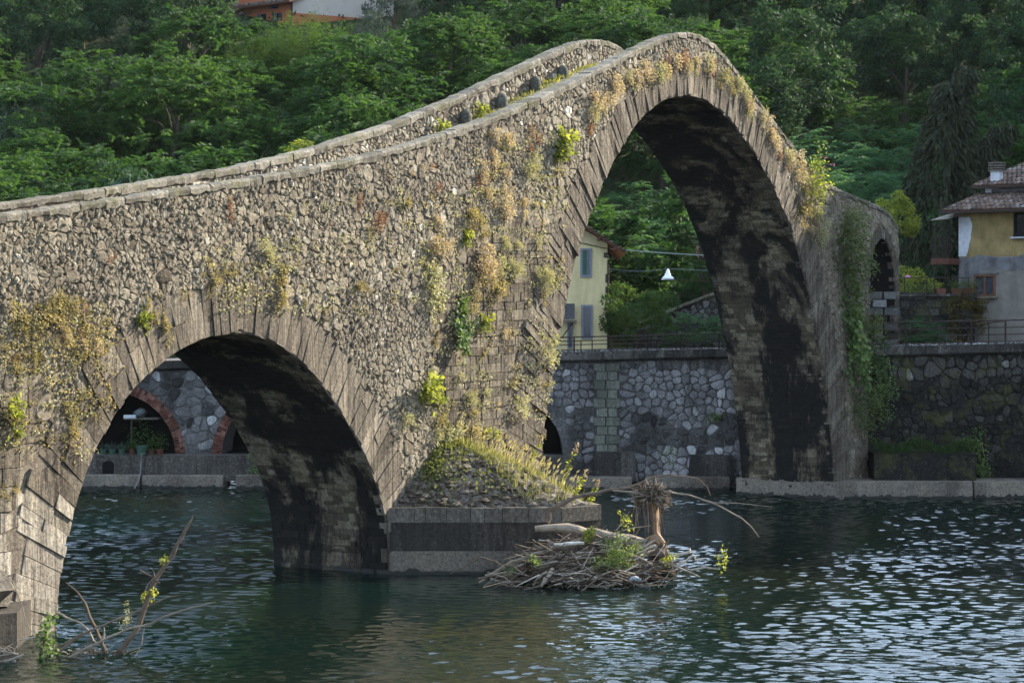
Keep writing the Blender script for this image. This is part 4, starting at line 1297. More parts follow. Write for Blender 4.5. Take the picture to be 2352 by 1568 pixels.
# pale block pier under the railway arch
bp = thing('block_pier', 'stack of rough pale stone blocks beneath the small railway arch', 'pier', (15.9, 95, 6))
z = 6.3; k = 0
while z < 8.6:
    x = 15.5 + (.15 if k % 2 else 0)
    while x < 16.3:
        w = random.uniform(.5, .75)
        q = stone([(x, z), (x + w, z), (x + w, z + .34), (x, z + .34)], lambda x, o, z: (x, 95.0 - o, z), .3 + random.uniform(.0, .08), .012, .08, .1, .012, .03, 0)
        m = MB(); m.add(q[0], q[1], random.uniform(.15, .5)); m.build('pier_block', M_BANK if random.random() < .5 else M_BANKD, bp)
        x += w
    z += .35; k += 1

# ------------------------------------------------------------------ the terracotta house up the hill
hh = thing('hill_house', 'terracotta and cream house with blue shutters high among the trees', 'house', (-19.2, 190, 31))
M_TERR = plain('terracotta plaster', (0.34, 0.115, 0.055), .9, .2, .1, 1.0, bump=.1)
M_CREAM = plain('cream plaster', (0.42, 0.37, 0.32), .9, .2, .06, 1.0)
M_BLUE = plain('blue grey shutter', (0.06, 0.075, 0.12), .6, .3, .1)
C0 = Vector((-19.2, 190, 0)); dl = Vector((-.78, .62, 0)); dr = Vector((.86, .50, 0))
LL, LR = 6.6, 10.0
def quadbox(m, a, b, z0, z1, inn, t):
    vs = []
    for z in (z0, z1): vs += [(a.x, a.y, z), (b.x, b.y, z), (b.x + inn.x, b.y + inn.y, z), (a.x + inn.x, a.y + inn.y, z)]
    m.add(vs, [(0, 1, 5, 4), (1, 2, 6, 5), (2, 3, 7, 6), (3, 0, 4, 7), (4, 5, 6, 7)], t)
for nm, z0, z1, mt in (('wall', 24, 34.4, M_TERR), ('upper_wall', 34.4, 38.5, M_CREAM)):
    m = MB(); vs = []
    pl = [C0, C0 + dr * LR, C0 + dr * LR + dl * LL, C0 + dl * LL]
    prism([(p.x, p.y) for p in pl], z0, z1, m); m.build(nm, mt, hh)
m = MB(); q_ = Vector((-dl.y, dl.x, 0)); q_ = q_ if q_.y < 0 else -q_
quadbox(m, C0 + q_ * .03, C0 + dl * LL + q_ * .03, 24, 36.2, -q_ * .05, .5); m.build('left_wall', M_TERR, hh)
def wallwin(u0, u1, v0, v1):
    # window on the left wall: intersect view columns with the wall line
    out = []
    for u in (u0, u1):
        k = (u - 1176) / 5000; s = (k * C0.y - C0.x) / (dl.x - k * dl.y); out.append(C0 + dl * s)
    Y = (out[0].y + out[1].y) / 2; z0, z1 = CAM_H - (v1 - 740) / 5000 * Y, CAM_H - (v0 - 740) / 5000 * Y
    nrm = Vector((-dl.y, dl.x, 0)); 
    if nrm.y > 0: nrm = -nrm
    m = MB(); quadbox(m, out[0] + nrm * .08, out[1] + nrm * .08, z0, z1, -nrm * .1, .5); w = m.build('window', M_GLASS, hh)
    m = MB(); d = (out[0] - out[1]).normalized() * .45; quadbox(m, out[0] + nrm * .14, out[0] + d + nrm * .14, z0, z1, -nrm * .05, .5); m.build('shutter', M_BLUE, w, base=tuple(parent_base(hh)))
wallwin(602, 612, 33, 54); wallwin(638, 648, 30, 48); wallwin(632, 640, 12, 20)
def roofslab(name, a, b, up, z0, rise, run, over=.5):
    """sloping tiled roof from eave a-b going back along up"""
    m = MB(); A = a - up * over; B = b - up * over; zz = z0 - rise / run * over
    T0 = a + up * run; T1 = b + up * run
    vs = [(A.x, A.y, zz), (B.x, B.y, zz), (T1.x, T1.y, z0 + rise), (T0.x, T0.y, z0 + rise)]
    vs += [(x, y, z + .15) for x, y, z in vs]
    m.add(vs, [(3, 2, 1, 0), (4, 5, 6, 7), (0, 1, 5, 4), (1, 2, 6, 5), (2, 3, 7, 6), (3, 0, 4, 7)], .2)
    rf = m.build(name, M_RWOOD, hh)
    m = MB(); n = int((b - a).length / .3); R = int(run / .5) + 2
    for i in range(n):
        for r in range(R):
            p = A.lerp(B, (i + .5) / n) + up * ((run + over) * r / R); q = A.lerp(B, (i + .5) / n) + up * ((run + over) * (r + 1) / R)
            za = zz + .17 + (rise + rise / run * over) * r / R; zb = zz + .14 + (rise + rise / run * over) * (r + 1) / R
            m.tube([(p.x, p.y, za + .04), (q.x, q.y, zb)], .13, 5, random.uniform(.45, 1))
    m.build('roof_tiles', M_TILE, rf, base=tuple(parent_base(hh)), kind='stuff')
nl = Vector((-dl.y, dl.x, 0)); nl = nl if nl.y > 0 else -nl
roofslab('roof', C0 - dl * .6, C0 + dl * (LL + .5), nl, 35.45, 1.3, 4.2, .9)
# low wing to the left
W0 = C0 + dl * LL
m = MB(); pl = [W0, W0 + dl * 3.6, W0 + dl * 3.6 + nl * 4, W0 + nl * 4]; prism([(p.x, p.y) for p in pl], 24, 35.2, m); m.build('wing', plain('brown wing plaster', (0.20, 0.085, 0.05), .9, .2, .2), hh)
roofslab('roof', W0 - dl * 1.0, W0 + dl * 4.8, nl, 34.75, 1.0, 3.2, .8)
m = MB(); m.tube([C0 + Vector((0, -.12, 24)), C0 + Vector((0, -.12, 36))], .08, 6); m.build('drainpipe', M_IRON, hh)
c = at(600, -4, 191); m = MB(); m.box((c.x, c.y + 2, c.z + .2), (.7, .7, 2)); m.build('chimney', M_TERR, hh)
# ------------------------------------------------------------------ foliage generators (all in metres, tree base at the origin)
def nrmz(a):
    return a / (np.linalg.norm(a, axis=-1, keepdims=True) + 1e-9)
def leaf_quads(P, D, N, L, Wd):
    """rhombic leaves, slightly folded: P base, D direction, N facing, L length, Wd width"""
    D = nrmz(D); S = nrmz(np.cross(D, N)); N2 = np.cross(S, D)
    L = np.asarray(L).reshape(-1, 1) * np.ones((len(P), 1)); Wd = np.asarray(Wd).reshape(-1, 1) * np.ones((len(P), 1))
    a = P; b = P + D * L * .45 + S * Wd * .5 + N2 * Wd * .12; c = P + D * L; d = P + D * L * .45 - S * Wd * .5 + N2 * Wd * .12
    V = np.stack([a, b, c, d], 1).reshape(-1, 3)
    F = np.arange(len(P) * 4).reshape(-1, 4)
    return V, F
class Leaves:
    def __init__(s): s.V = []; s.F = []; s.T = []; s.n = 0
    def add(s, V, F, T):
        s.V.append(V); s.F.append(F + s.n); s.T.append(np.clip(T, 0, 1)); s.n += len(V)
    def mesh(s, name, mat):
        return npmesh(name, np.concatenate(s.V), np.concatenate(s.F), np.concatenate(s.T), mat)
def fronds(lv, rg, B, D, L, pairs, ll, lw, droop, tint):
    """pinnate fronds: B base points, D directions"""
    n = len(B); D = nrmz(D)
    up = np.array([0, 0, 1.0])
    S = nrmz(np.cross(D, up) + rg.normal(0, .12, (n, 3)))
    L = L * rg.uniform(.75, 1.2, (n, 1))
    for j in range(pairs):
        f = (j + .6) / pairs
        P = B + D * L * f - up * (droop * L * f * f)
        T = nrmz(D - up * (2 * droop * f))
        for sd in (-1, 1):
            ld = nrmz(T * (.45 + .3 * f) + S * sd - up * .25 + rg.normal(0, .12, (n, 3)))
            sz = ll * (1 - .45 * abs(f - .4)) * rg.uniform(.85, 1.15, n)
            V, F = leaf_quads(P, ld, nrmz(np.cross(T, S) * 1.0 + up * 1.4 + rg.normal(0, .25, (n, 3))), sz, lw)
            lv.add(V, F, tint + rg.normal(0, .06, n))
def clump_centres(rg, n, rx, rz, zc, lump=.22, low=-.35):
    out = []
    ph = rg.uniform(0, 6.28, 6)
    while len(out) < n:
        d = rg.normal(0, 1, 3); d /= np.linalg.norm(d)
        if d[2] < low: continue
        az = math.atan2(d[1], d[0])
        r = (1 + lump * (math.sin(3 * az + ph[0]) * .6 + math.sin(5 * az + ph[1] + 3 * d[2]) * .5 + math.sin(7 * d[2] + ph[2]) * .4)) * rg.uniform(.5, 1.0) ** .6
        out.append((d[0] * r * rx, d[1] * r * rx, zc + d[2] * r * rz))
    return np.array(out)
def crown_feather(seed, mat, rx=3.1, rz=2.7, zc=3.7, nc=46, nf=10, pairs=5, L=.85, ll=.34, lw=.15, droop=.35, flat=.75):
    rg = np.random.default_rng(seed); lv = Leaves()
    C = clump_centres(rg, nc, rx, rz, zc, low=-.85)
    for c in C:
        k = rg.uniform(.6, 1.25); t = rg.uniform(.2, .8)
        n = int(nf * rg.uniform(.8, 1.3))
        out = nrmz(c - np.array([0, 0, zc - 1.2]))
        D = rg.normal(0, 1, (n, 3)) * np.array([1, 1, flat * .55]) + out * .55 + np.array([0, 0, .15])
        B = c + rg.normal(0, .34 * k, (n, 3)) * np.array([1, 1, .45])
        fronds(lv, rg, B, D, L * k, pairs, ll, lw, droop, t)
    return lv.mesh('crown', mat)
def crown_leafy(seed, mat, rx=3.0, rz=2.8, zc=4.4, nc=60, nl=75, ll=.26, lw=.17, spread=.55, flat=.7, lump=.25, low=-.45, hang=0.0):
    rg = np.random.default_rng(seed); lv = Leaves()
    C = clump_centres(rg, nc, rx, rz, zc, lump, low)
    for c in C:
        n = int(nl * rg.uniform(.7, 1.3)); t = rg.uniform(.15, .85)
        d = nrmz(rg.normal(0, 1, (n, 3)) + nrmz(c - np.array([0, 0, zc])) * .6)
        r = spread * rg.uniform(.7, 1.3) * rg.uniform(.45, 1, (n, 1))
        P = c + d * r * np.array([1, 1, flat])
        V, F = leaf_quads(P, d + rg.normal(0, .6, (n, 3)) - np.array([0, 0, .3 + hang]), nrmz(d * .5 + np.array([0, 0, 1.]) + rg.normal(0, .45, (n, 3))), ll * rg.uniform(.7, 1.2, n), lw)
        lv.add(V, F, t + rg.normal(0, .1, n))
    return lv.mesh('crown', mat)
def crown_stars(seed, mat, n_st=26, rx=2.2, h0=1.0, h1=4.6, L=1.15, pairs=8, ll=.26, lw=.095):
    """tree-of-heaven shoots: rosettes of long arching fronds"""
    rg = np.random.default_rng(seed); lv = Leaves()
    for _ in range(n_st):
        a = rg.uniform(0, 6.28); r = rx * math.sqrt(rg.uniform(.02, 1)); z = rg.uniform(h0, h1) * (1 - .45 * (r / rx) ** 2)
        c = np.array([r * math.cos(a), r * math.sin(a), z]); n = rg.integers(8, 13)
        an = np.linspace(0, 6.28, n, endpoint=False) + rg.uniform(0, 6)
        el = rg.uniform(.0, .75, n)
        D = np.c_[np.cos(an) * np.cos(el), np.sin(an) * np.cos(el), np.sin(el)]
        fronds(lv, rg, np.repeat(c[None], n, 0) + rg.normal(0, .12, (n, 3)), D, L * rg.uniform(.7, 1.15), pairs, ll, lw, .42, rg.uniform(.2, .8))
    return lv.mesh('crown', mat)
def crown_weeping(seed, mat, H=14.0, R=2.6, nb=330):
    """weeping conifer: short limbs from a leader, curtains of hanging sprays"""
    rg = np.random.default_rng(seed); lv = Leaves()
    for i in range(nb):
        f = rg.uniform(.04, 1) ** .8
        z = H * f; r = R * (1 - f) ** .62 * rg.uniform(.45, 1.05) + .15
        a = rg.uniform(0, 6.28); n = rg.integers(9, 16); ln = rg.uniform(.7, 1.7) * (.6 + .5 * (1 - f))
        tip = np.array([r * math.cos(a) + .35 * math.sin(z * .6) + (1.0 * max(0, f - .93) / .07), r * math.sin(a), z])
        k = np.linspace(0, 1, n)[:, None]
        P = tip + np.c_[.3 * np.cos(a) * np.sin(k * 2), .3 * np.sin(a) * np.sin(k * 2), -k * ln] + rg.normal(0, .07, (n, 3))
        V, F = leaf_quads(P, np.array([math.cos(a) * .5, math.sin(a) * .5, -1.0]) + rg.normal(0, .35, (n, 3)), rg.normal(0, 1, (n, 3)) + np.array([0, -.6, .4]), rg.uniform(.3, .55, n), .12)
        lv.add(V, F, rg.uniform(.1, .9) + rg.normal(0, .08, n))
    return lv.mesh('crown', mat)
def crown_bamboo(seed, mat, H=7.0, n_c=17, R=1.7):
    rg = np.random.default_rng(seed); lv = Leaves()
    for _ in range(n_c):
        a = rg.uniform(0, 6.28); r = R * math.sqrt(rg.uniform(0, 1)); h = H * rg.uniform(.6, 1.05); lean = rg.normal(0, .5, 2)
        n = 190; k = rg.uniform(.25, 1, n)
        w = .62 * np.sin(np.clip((1.06 - k) / .8, 0, 1) * 1.9) + .06
        an = rg.uniform(0, 6.28, n); q = w * np.sqrt(rg.uniform(.1, 1, n))
        P = np.c_[r * math.cos(a) + lean[0] * k ** 2 * 1.2 + q * np.cos(an), r * math.sin(a) + lean[1] * k ** 2 * 1.2 + q * np.sin(an), h * k]
        D = np.c_[np.cos(an), np.sin(an), rg.uniform(-.5, .5, n)] + rg.normal(0, .3, (n, 3))
        V, F = leaf_quads(P, D, np.array([0, 0, 1.]) + rg.normal(0, .5, (n, 3)), rg.uniform(.2, .42, n), .075)
        lv.add(V, F, rg.uniform(.2, .8) + rg.normal(0, .1, n))
    return lv.mesh('crown', mat)
def trunk_mesh(seed, h, r, spread, n=5):
    random.seed(seed)
    m = MB()
    top_ = Vector((random.uniform(-.3, .3), random.uniform(-.3, .3), h))
    m.tube([(0, 0, -1.0), (.05, .03, h * .35), tuple(top_ * .75 + Vector((0, 0, 0))), tuple(top_)], [r * 1.3, r, r * .75, r * .45], 7)
    for k in range(n):
        a = 2 * math.pi * (k + random.random() * .6) / n; s = h * random.uniform(.45, .85)
        e = Vector((math.cos(a) * spread * random.uniform(.6, .95), math.sin(a) * spread * random.uniform(.6, .95), h + random.uniform(-.2, 1.2)))
        b = top_ * (s / h); mid = b.lerp(e, .5) + Vector((0, 0, .35))
        m.tube([tuple(b), tuple(mid), tuple(e)], [r * .5, r * .3, r * .1], 5)
    return m.mesh('trunk', M_BARK)

G_LOC = [(0, (0.0134, 0.0336, 0.0123)), (.5, (0.0269, 0.0627, 0.0179)), (1, (0.0560, 0.1064, 0.0246))]
G_DRK = [(0, (0.0139, 0.0348, 0.0209)), (.5, (0.0244, 0.0522, 0.0262)), (1, (0.0392, 0.0740, 0.0313))]
G_OLV = [(0, (0.0341, 0.0527, 0.0465)), (.5, (0.0527, 0.0744, 0.0620)), (1, (0.0806, 0.0992, 0.0868))]
G_AIL = [(0, (0.0243, 0.0624, 0.0363)), (.5, (0.0454, 0.1057, 0.0504)), (1, (0.0806, 0.1511, 0.0554))]
L_LOC = leaf_mat('locust leaves', G_LOC, .42, 1.35)
L_DRK = leaf_mat('dark broad leaves', G_DRK, .35, 1.3)
L_OLV = leaf_mat('silver olive leaves', G_OLV, .25, 1.0)
L_AIL = leaf_mat('tree of heaven leaves', G_AIL, .4, 1.4)
L_BAM = leaf_mat('bamboo leaves', [(0, (0.026, 0.055, 0.014)), (.5, (0.045, 0.085, 0.02)), (1, (0.07, 0.115, 0.026))], .45, 1.3)
L_CON = leaf_mat('weeping conifer needles', [(0, (0.016, 0.021, 0.013)), (.5, (0.030, 0.036, 0.020)), (1, (0.052, 0.056, 0.028))], .15, 1.0)
L_YEL = leaf_mat('yellow green leaves', [(0, (0.12, 0.15, 0.025)), (.5, (0.20, 0.23, 0.04)), (1, (0.28, 0.30, 0.07))], .4, 1.2)
L_SHR = leaf_mat('shrub leaves', [(0, (0.0235, 0.0504, 0.0168)), (.5, (0.0378, 0.0714, 0.0218)), (1, (0.0630, 0.1008, 0.0294))], .4, 1.4)
L_REED = leaf_mat('reed blades', [(0, (0.075, 0.115, 0.075)), (1, (0.15, 0.20, 0.13))], .3, 1.1)

K = {}
K['locust'] = [crown_feather(100 + i, L_LOC, rx=3.1 + .2 * i, nc=64, nf=10) for i in range(3)]
K['dark'] = [crown_leafy(200 + i, L_DRK, rz=3.4, zc=4.7, nc=74, nl=80, low=-.8) for i in range(3)]
K['olive'] = [crown_leafy(300 + i, L_OLV, rx=2.0, rz=1.8, zc=3.1, nc=46, nl=85, ll=.19, lw=.07, spread=.5) for i in range(2)]
K['heaven'] = [crown_stars(400 + i, L_AIL, 30) for i in range(3)]
K['bamboo'] = [crown_bamboo(500 + i, L_BAM) for i in range(2)]
K['shrub'] = [crown_leafy(600 + i, L_SHR, rx=1.9, rz=1.5, zc=1.7, nc=40, nl=75, ll=.2, lw=.12, spread=.45) for i in range(3)]
TR = {'locust': [trunk_mesh(i, 3.4, .16, 2.2) for i in range(2)], 'dark': [trunk_mesh(5 + i, 4.0, .2, 2.2) for i in range(2)], 'olive': [trunk_mesh(9, 2.2, .14, 1.2)], 'heaven': [trunk_mesh(11, 2.0, .06, 1.3, 7)], 'bamboo': [trunk_mesh(12, 3.0, .04, .9, 9)], 'shrub': [trunk_mesh(13, .9, .05, 1.0, 6)]}
random.seed(21)
INFO = {
 'locust': ('locust_tree', 'tree', 'feathery mid green locust tree among the wood on the hillside', 'feathery locust trees on the hillside'),
 'dark': ('broadleaf_tree', 'tree', 'dark broadleaf tree in the upper shaded wood on the hill', 'dark broadleaf trees on the hill'),
 'olive': ('olive_tree', 'tree', 'grey green olive tree among darker trees on the hillside', 'olive trees on the hillside'),
 'heaven': ('tree_of_heaven', 'shrub', 'bushy sapling with long drooping feather fronds on the shaded slope', 'feather frond saplings on the shaded slope'),
 'bamboo': ('bamboo_clump', 'bamboo', 'plumed yellow green bamboo clump below the terracotta hill house', 'bamboo clumps below the hill house'),
 'shrub': ('hillside_shrub', 'shrub', 'low rounded green shrub filling the slope between trees', 'shrubs on the slope')}
def plant(kind, x, y, sc=1.0, zs=1.0, label=None, crown=None, z=None, group=True, name=None, cat=None):
    nm, ct, lb, gr = INFO[kind]
    z = float(hground(x, y)) if z is None else z
    t = thing(name or nm, label or lb, cat or ct, (x, y, z - .15), gr if group and not label else None)
    a = random.uniform(0, 6.28)
    for n_, me in (('trunk', random.choice(TR[kind])), ('crown', crown or random.choice(K[kind]))):
        o = link(n_, me, t); o.rotation_euler = (0, 0, a); o.scale = (sc, sc, sc * zs)
    return t
def uv(x, y, z): return 1176 + x / y * 5000, 740 - (z - CAM_H) / y * 5000
HEIGHT = {'locust': 6.6, 'dark': 8.4, 'olive': 5.0, 'heaven': 5.2, 'bamboo': 7.2, 'shrub': 3.3}
count = 0
def choose(u, v):
    r = random.random()
    if u > 2180: return 'heaven' if v > 330 and r < .3 else ('locust' if v > 280 and r < .7 else 'shrub' if r < .75 and v > 230 else 'dark')
    if u > 1740:
        if v > 270: return 'heaven' if r < .8 else 'shrub'
        return 'shrub' if r < .42 else 'dark' if r < .75 else 'locust'
    if u > 1380 and v > 280: return 'heaven' if r < .65 else 'locust'
    if u < 140 and v < 170: return 'dark'
    if u < 430 and v < 190: return 'dark' if r < .8 else 'olive'
    if 430 <= u < 560 and v < 150: return 'olive' if r < .6 else 'dark'
    if 780 <= u < 920 and v < 110: return 'olive' if r < .7 else 'dark'
    if 540 <= u < 800 and 60 < v < 240: return 'locust' if r < .8 else 'dark'
    if u > 800 and v < 60: return 'dark' if r < .5 else 'locust'
    return 'locust' if r < .72 else ('shrub' if r < .88 else 'dark')
ORD = ['first', 'second', 'third', 'fourth', 'fifth', 'sixth', 'seventh', 'eighth', 'ninth', 'tenth', 'eleventh', 'twelfth', 'thirteenth', 'fourteenth', 'fifteenth', 'sixteenth', 'seventeenth', 'eighteenth', 'nineteenth', 'twentieth', 'last', 'last', 'last', 'last']
SHORT = {'locust': 'feathery green locust', 'dark': 'dark broadleaf tree', 'olive': 'grey olive tree', 'heaven': 'feather frond sapling', 'bamboo': 'plumed bamboo clump', 'shrub': 'low green shrub'}
row = 0; rowc = {}
y = 117.5
while y < 235:
    sp = 4.3 + (y - 117) * .012
    x = -.2352 * y - 3 + random.uniform(0, 2)
    while x < .2352 * y + 5:
        xx, yy = x + random.uniform(-1.1, 1.1), y + random.uniform(-1.2, 1.2)
        x += sp * random.uniform(.85, 1.2)
        z = float(hground(xx, yy))
        u, v = uv(xx, yy, z + 3.5)
        if v < -170: continue
        if xx > 24 and yy < 122: continue
        k = choose(u, v)
        sc = random.uniform(.62, 1.28)
        topv = uv(xx, yy, z + HEIGHT[k] * sc)[1]
        if 470 < u < 850 and yy < 197:
            if 560 < u < 690 and topv < 48 and yy > 160: continue
            if topv < 12 and yy > 172: continue
            if topv < 30: sc *= .8
        if u < 105 and yy < 152 and topv < 235 and topv > 20: continue
        if yy > 183 and 440 < u < 880 and yy < 200: continue
        # nothing of it in view behind the bridge or under the frame edge: leave it out
        if u < 1240 and v > 660: continue
        rowc[k] = rowc.get(k, 0) + 1
        lab = '%s, %s from left of its kind in %s row up slope' % (SHORT[k], ORD[rowc[k] - 1], ORD[row])
        o_ = plant(k, xx, yy, sc, random.uniform(.85, 1.15), label=lab); o_['group'] = INFO[k][3]; count += 1
    row += 1; rowc = {}
    y += 5.0 + (y - 117) * .02
for i, (u, v) in enumerate(((540, 100), (570, 62), (600, 58), (632, 72), (662, 28), (690, 12), (716, 22), (745, 26), (772, 45), (800, 85))):
    yy = 165 + (i % 3) * 1.5; x = (u - 1176) / 5000 * yy; g = float(hground(x, yy)); zt = CAM_H - (v - 740) / 5000 * yy
    o_ = plant('bamboo', x, yy, .85, max(.4, (zt - g) / 7.2 / .85), label='plumed bamboo clump below the terracotta house, %s from the left' % ORD[i]); o_['group'] = INFO['bamboo'][3]

# single plants one can point at
t = thing('weeping_conifer', 'tall dark weeping conifer with a drooping top left of the ochre house', 'conifer', (22.3, 112.5, 6.1))
o = link('crown', crown_weeping(31, L_CON, 14.6, 2.5, 760), t)
m = MB(); m.tube([(0, 0, 0), (.1, 0, 6), (.3, 0, 12), (.5, 0, 14.2)], [.22, .16, .08, .03], 7); link('trunk', m.mesh('trunk', M_BARK), t)
t = thing('weeping_conifer', 'shorter weeping conifer leaning against the right of the tall one', 'conifer', (24.6, 113.6, 6.1))
link('crown', crown_weeping(32, L_CON, 11.8, 1.9, 380), t)
m = MB(); m.tube([(0, 0, 0), (.1, 0, 6), (.2, 0, 11)], [.16, .1, .03], 7); link('trunk', m.mesh('trunk', M_BARK), t)
t = thing('weeping_sapling', 'small pale weeping conifer tip just above the far parapet at left', 'conifer', (-20.6, 117.0, 7.2))
link('crown', crown_weeping(33, leaf_mat('blue green needles', [(0, (0.04, 0.075, 0.05)), (1, (0.08, 0.13, 0.08))], .2), 8.6, 1.3, 120), t)
m = MB(); m.tube([(0, 0, 0), (.1, 0, 4), (.2, 0, 7.8)], [.1, .07, .02], 6); link('trunk', m.mesh('trunk', M_BARK), t)
t = plant('shrub', 18.8, 108, 1.0, label='rounded yellow green tree behind the end of the bridge', crown=crown_leafy(41, L_YEL, rx=1.25, rz=1.5, zc=6.3, nc=46, nl=85, ll=.16, lw=.09, spread=.36, lump=.12), z=6.1, name='yellow_green_tree', cat='tree')
m = MB(); m.tube([(0, 0, -.2), (.1, 0, 3), (.1, 0, 6)], [.14, .1, .05], 6); link('trunk', m.mesh('trunk', M_BARK), t)
plant('shrub', 19.4, 107.2, 1.0, label='dim yellow green bush under the rounded tree beside the balcony', crown=crown_leafy(42, L_YEL, rx=1.5, rz=1.2, zc=3.0, nc=40, nl=60, ll=.16, lw=.09, spread=.4), z=6.1, name='yellow_green_bush', cat='bush')
plant('dark', 17.2, 112, .75, 1.05, label='dark leafy tree between the bridge end and the weeping conifer', z=6.1)
plant('dark', 20.8, 109.8, .6, .9, label='dark tree behind the balcony of the ochre house', z=6.1)
plant('dark', 27.0, 115.5, .9, .9, label='dark tree rising behind the chimney of the ochre house', z=6.3)
# shrubs on the rail bed in front of the slanting wall
plant('heaven', 8.6, 107.9, .52, 1.0, label='bright feather frond sapling behind the railing, middle of the main arch', z=6.1)
plant('heaven', 10.6, 107.6, .48, 1.0, label='bright feather frond sapling beside the inner edge of the big pier', z=6.1)
plant('shrub', 6.1, 106.9, .85, 1.25, label='dull green bush beside the yellow house drainpipe', z=6.0)
plant('heaven', 5.9, 110.8, .7, 1.0, label='dark feather frond sapling behind the bush by the yellow house', z=6.1)
plant('heaven', 18.35, 97.2, .42, .85, label='pale feather frond sapling in front of the garden wall', z=6.35)
ivy = crown_leafy(47, leaf_mat('rusty creeper leaves', [(0, (0.05, 0.055, 0.015)), (1, (0.12, 0.085, 0.03))], .3), rx=.75, rz=1.25, zc=1.2, nc=40, nl=60, ll=.11, lw=.08, spread=.3, low=-.9)
plant('shrub', 20.6, 98.5, 1.0, label='brownish creeper covering the corner between garden wall and ochre house', crown=ivy, z=6.35, name='creeper', cat='creeper')
plant('shrub', 13.6, 98.2, .55, .9, label='grey green bush beside the big pier above the right bank wall', z=6.1)

# reeds at the left edge
lv = Leaves(); rg = np.random.default_rng(77)
for _ in range(150):
    b = np.array([rg.normal(0, 1.15), rg.normal(0, .8), 0]); h = rg.uniform(2.8, 4.6); a = rg.uniform(0, 6.28)
    n = 9; k = np.linspace(.1, 1, n)[:, None]
    P = b + np.c_[k * .25 * math.cos(a), k * .25 * math.sin(a), k * h]
    an = rg.uniform(0, 6.28, n)
    D = np.c_[np.cos(an), np.sin(an), np.full(n, .35)]
    V, F = leaf_quads(P, D, np.array([0, 0, 1.]) + rg.normal(0, .3, (n, 3)), .75, .085); lv.add(V, F, rg.uniform(0, 1, n))
    V, F = leaf_quads(P, np.c_[D[:, :2] * .3, np.ones(n)], rg.normal(0, 1, (n, 3)), h / 8, .07); lv.add(V, F, rg.uniform(0, 1, n))
c = at(40, 238, 150)
t = thing('reed_clump', 'tall pale green reed clump at the left picture edge', 'reeds', (c.x, c.y, float(hground(c.x, c.y)) - .2))
o = link('foliage', lv.mesh('foliage', L_REED), t); o.scale = (1.05, 1, 1.35)

# low undergrowth on the slope
rg = np.random.default_rng(9)
n = 26000
Y = rg.uniform(112, 215, n); X = rg.uniform(-1, 1, n) * (.2352 * Y + 4)
Z = hground(X, Y) + rg.uniform(0, .9, n) ** 1.5
V, F = leaf_quads(np.c_[X, Y, Z], rg.normal(0, 1, (n, 3)) + np.array([0, 0, .4]), np.array([0, -.2, 1.]) + rg.normal(0, .5, (n, 3)), rg.uniform(.3, .7, n), .25)
o = link('undergrowth', npmesh('undergrowth', V, F, rg.uniform(0, .8, n), L_DRK)); o['kind'] = 'stuff'
# two old fence posts in dry grass above the bridge end
for u, v0, v1, lb in ((1951, 436, 480, 'thin weathered fence post nearest the bridge on the dry slope'), (2076, 420, 458, 'thin weathered fence post further right on the dry slope')):
    c = at(u if u < 2000 else 2088, v1, 128)
c1, c2 = at(1961, 487, 122), at(2086, 462, 126)
# ------------------------------------------------------------------ plants rooted in the bridge
def onface(u, v, t=0.0):
    """point of the near face (s, z) behind photo position (u, v)"""
    k = (u - 1176) / 5000; ox, oy = P2[0] + t * NX[0], P2[1] + t * NX[1]
    s = (k * oy - ox) / (AX[0] - k * AX[1]); Y = oy + s * AX[1]
    return s, CAM_H - (v - 740) / 5000 * Y
FX = np.array([AX[0], AX[1], 0]); FO = -np.array([NX[0], NX[1], 0]); FZ = np.array([0, 0, 1.0])
def tuft(seed, mat, n=120, rx=.4, ro=.28, rz=.4, ll=.07, lw=.05, droop=.0, stems=10, lumps=7):
    """leafy tuft growing out of a wall; local axes: x along the wall, -y out of the wall, z up"""
    rg = np.random.default_rng(seed); lv = Leaves()
    C = rg.normal(0, .5, (lumps, 3)) * np.array([rx, ro * .6, rz]) + np.array([0, -ro * .6, 0])
    C[:, 2] -= droop * rg.uniform(0, 1, lumps)
    idx = rg.integers(0, lumps, n)
    P = C[idx] + rg.normal(0, .22, (n, 3)) * np.array([rx, ro, rz]); P[:, 1] = -np.abs(P[:, 1]) - .02
    D = nrmz(P * np.array([1, 1.2, 1])) * .7 + rg.normal(0, .7, (n, 3)) - np.array([0, .3, .15])
    V, F = leaf_quads(P, D, rg.normal(0, .7, (n, 3)) + np.array([0, -.7, .7]), ll * rg.uniform(.6, 1.3, n), lw)
    lv.add(V, F, np.repeat(rg.uniform(.1, .9, lumps)[None], 1, 0)[0][idx] * .6 + rg.uniform(0, .4, n))
    k = np.linspace(0, 1, 2)
    S0 = np.zeros((stems, 3)); S1 = P[rg.integers(0, n, stems)]
    V, F = leaf_quads(S0, S1 - S0, rg.normal(0, 1, (stems, 3)), np.linalg.norm(S1, axis=1), .025); lv.add(V, F, np.full(stems, .3))
    return lv.mesh('foliage', mat)
W_DRY = leaf_mat('dry tawny weed', [(0, (0.20, 0.125, 0.085)), (.35, (0.37, 0.275, 0.19)), (.7, (0.52, 0.43, 0.31)), (1, (0.62, 0.56, 0.42))], .35, 1.0, .2)
W_RED = leaf_mat('reddish dry weed', [(0, (0.15, 0.07, 0.05)), (.5, (0.28, 0.15, 0.10)), (1, (0.46, 0.30, 0.21))], .35, 1.0, .2)
W_MIX = leaf_mat('yellowing weed', [(0, (0.08, 0.08, 0.04)), (.4, (0.21, 0.18, 0.085)), (.75, (0.40, 0.33, 0.18)), (1, (0.32, 0.18, 0.10))], .4, 1.1, .2)
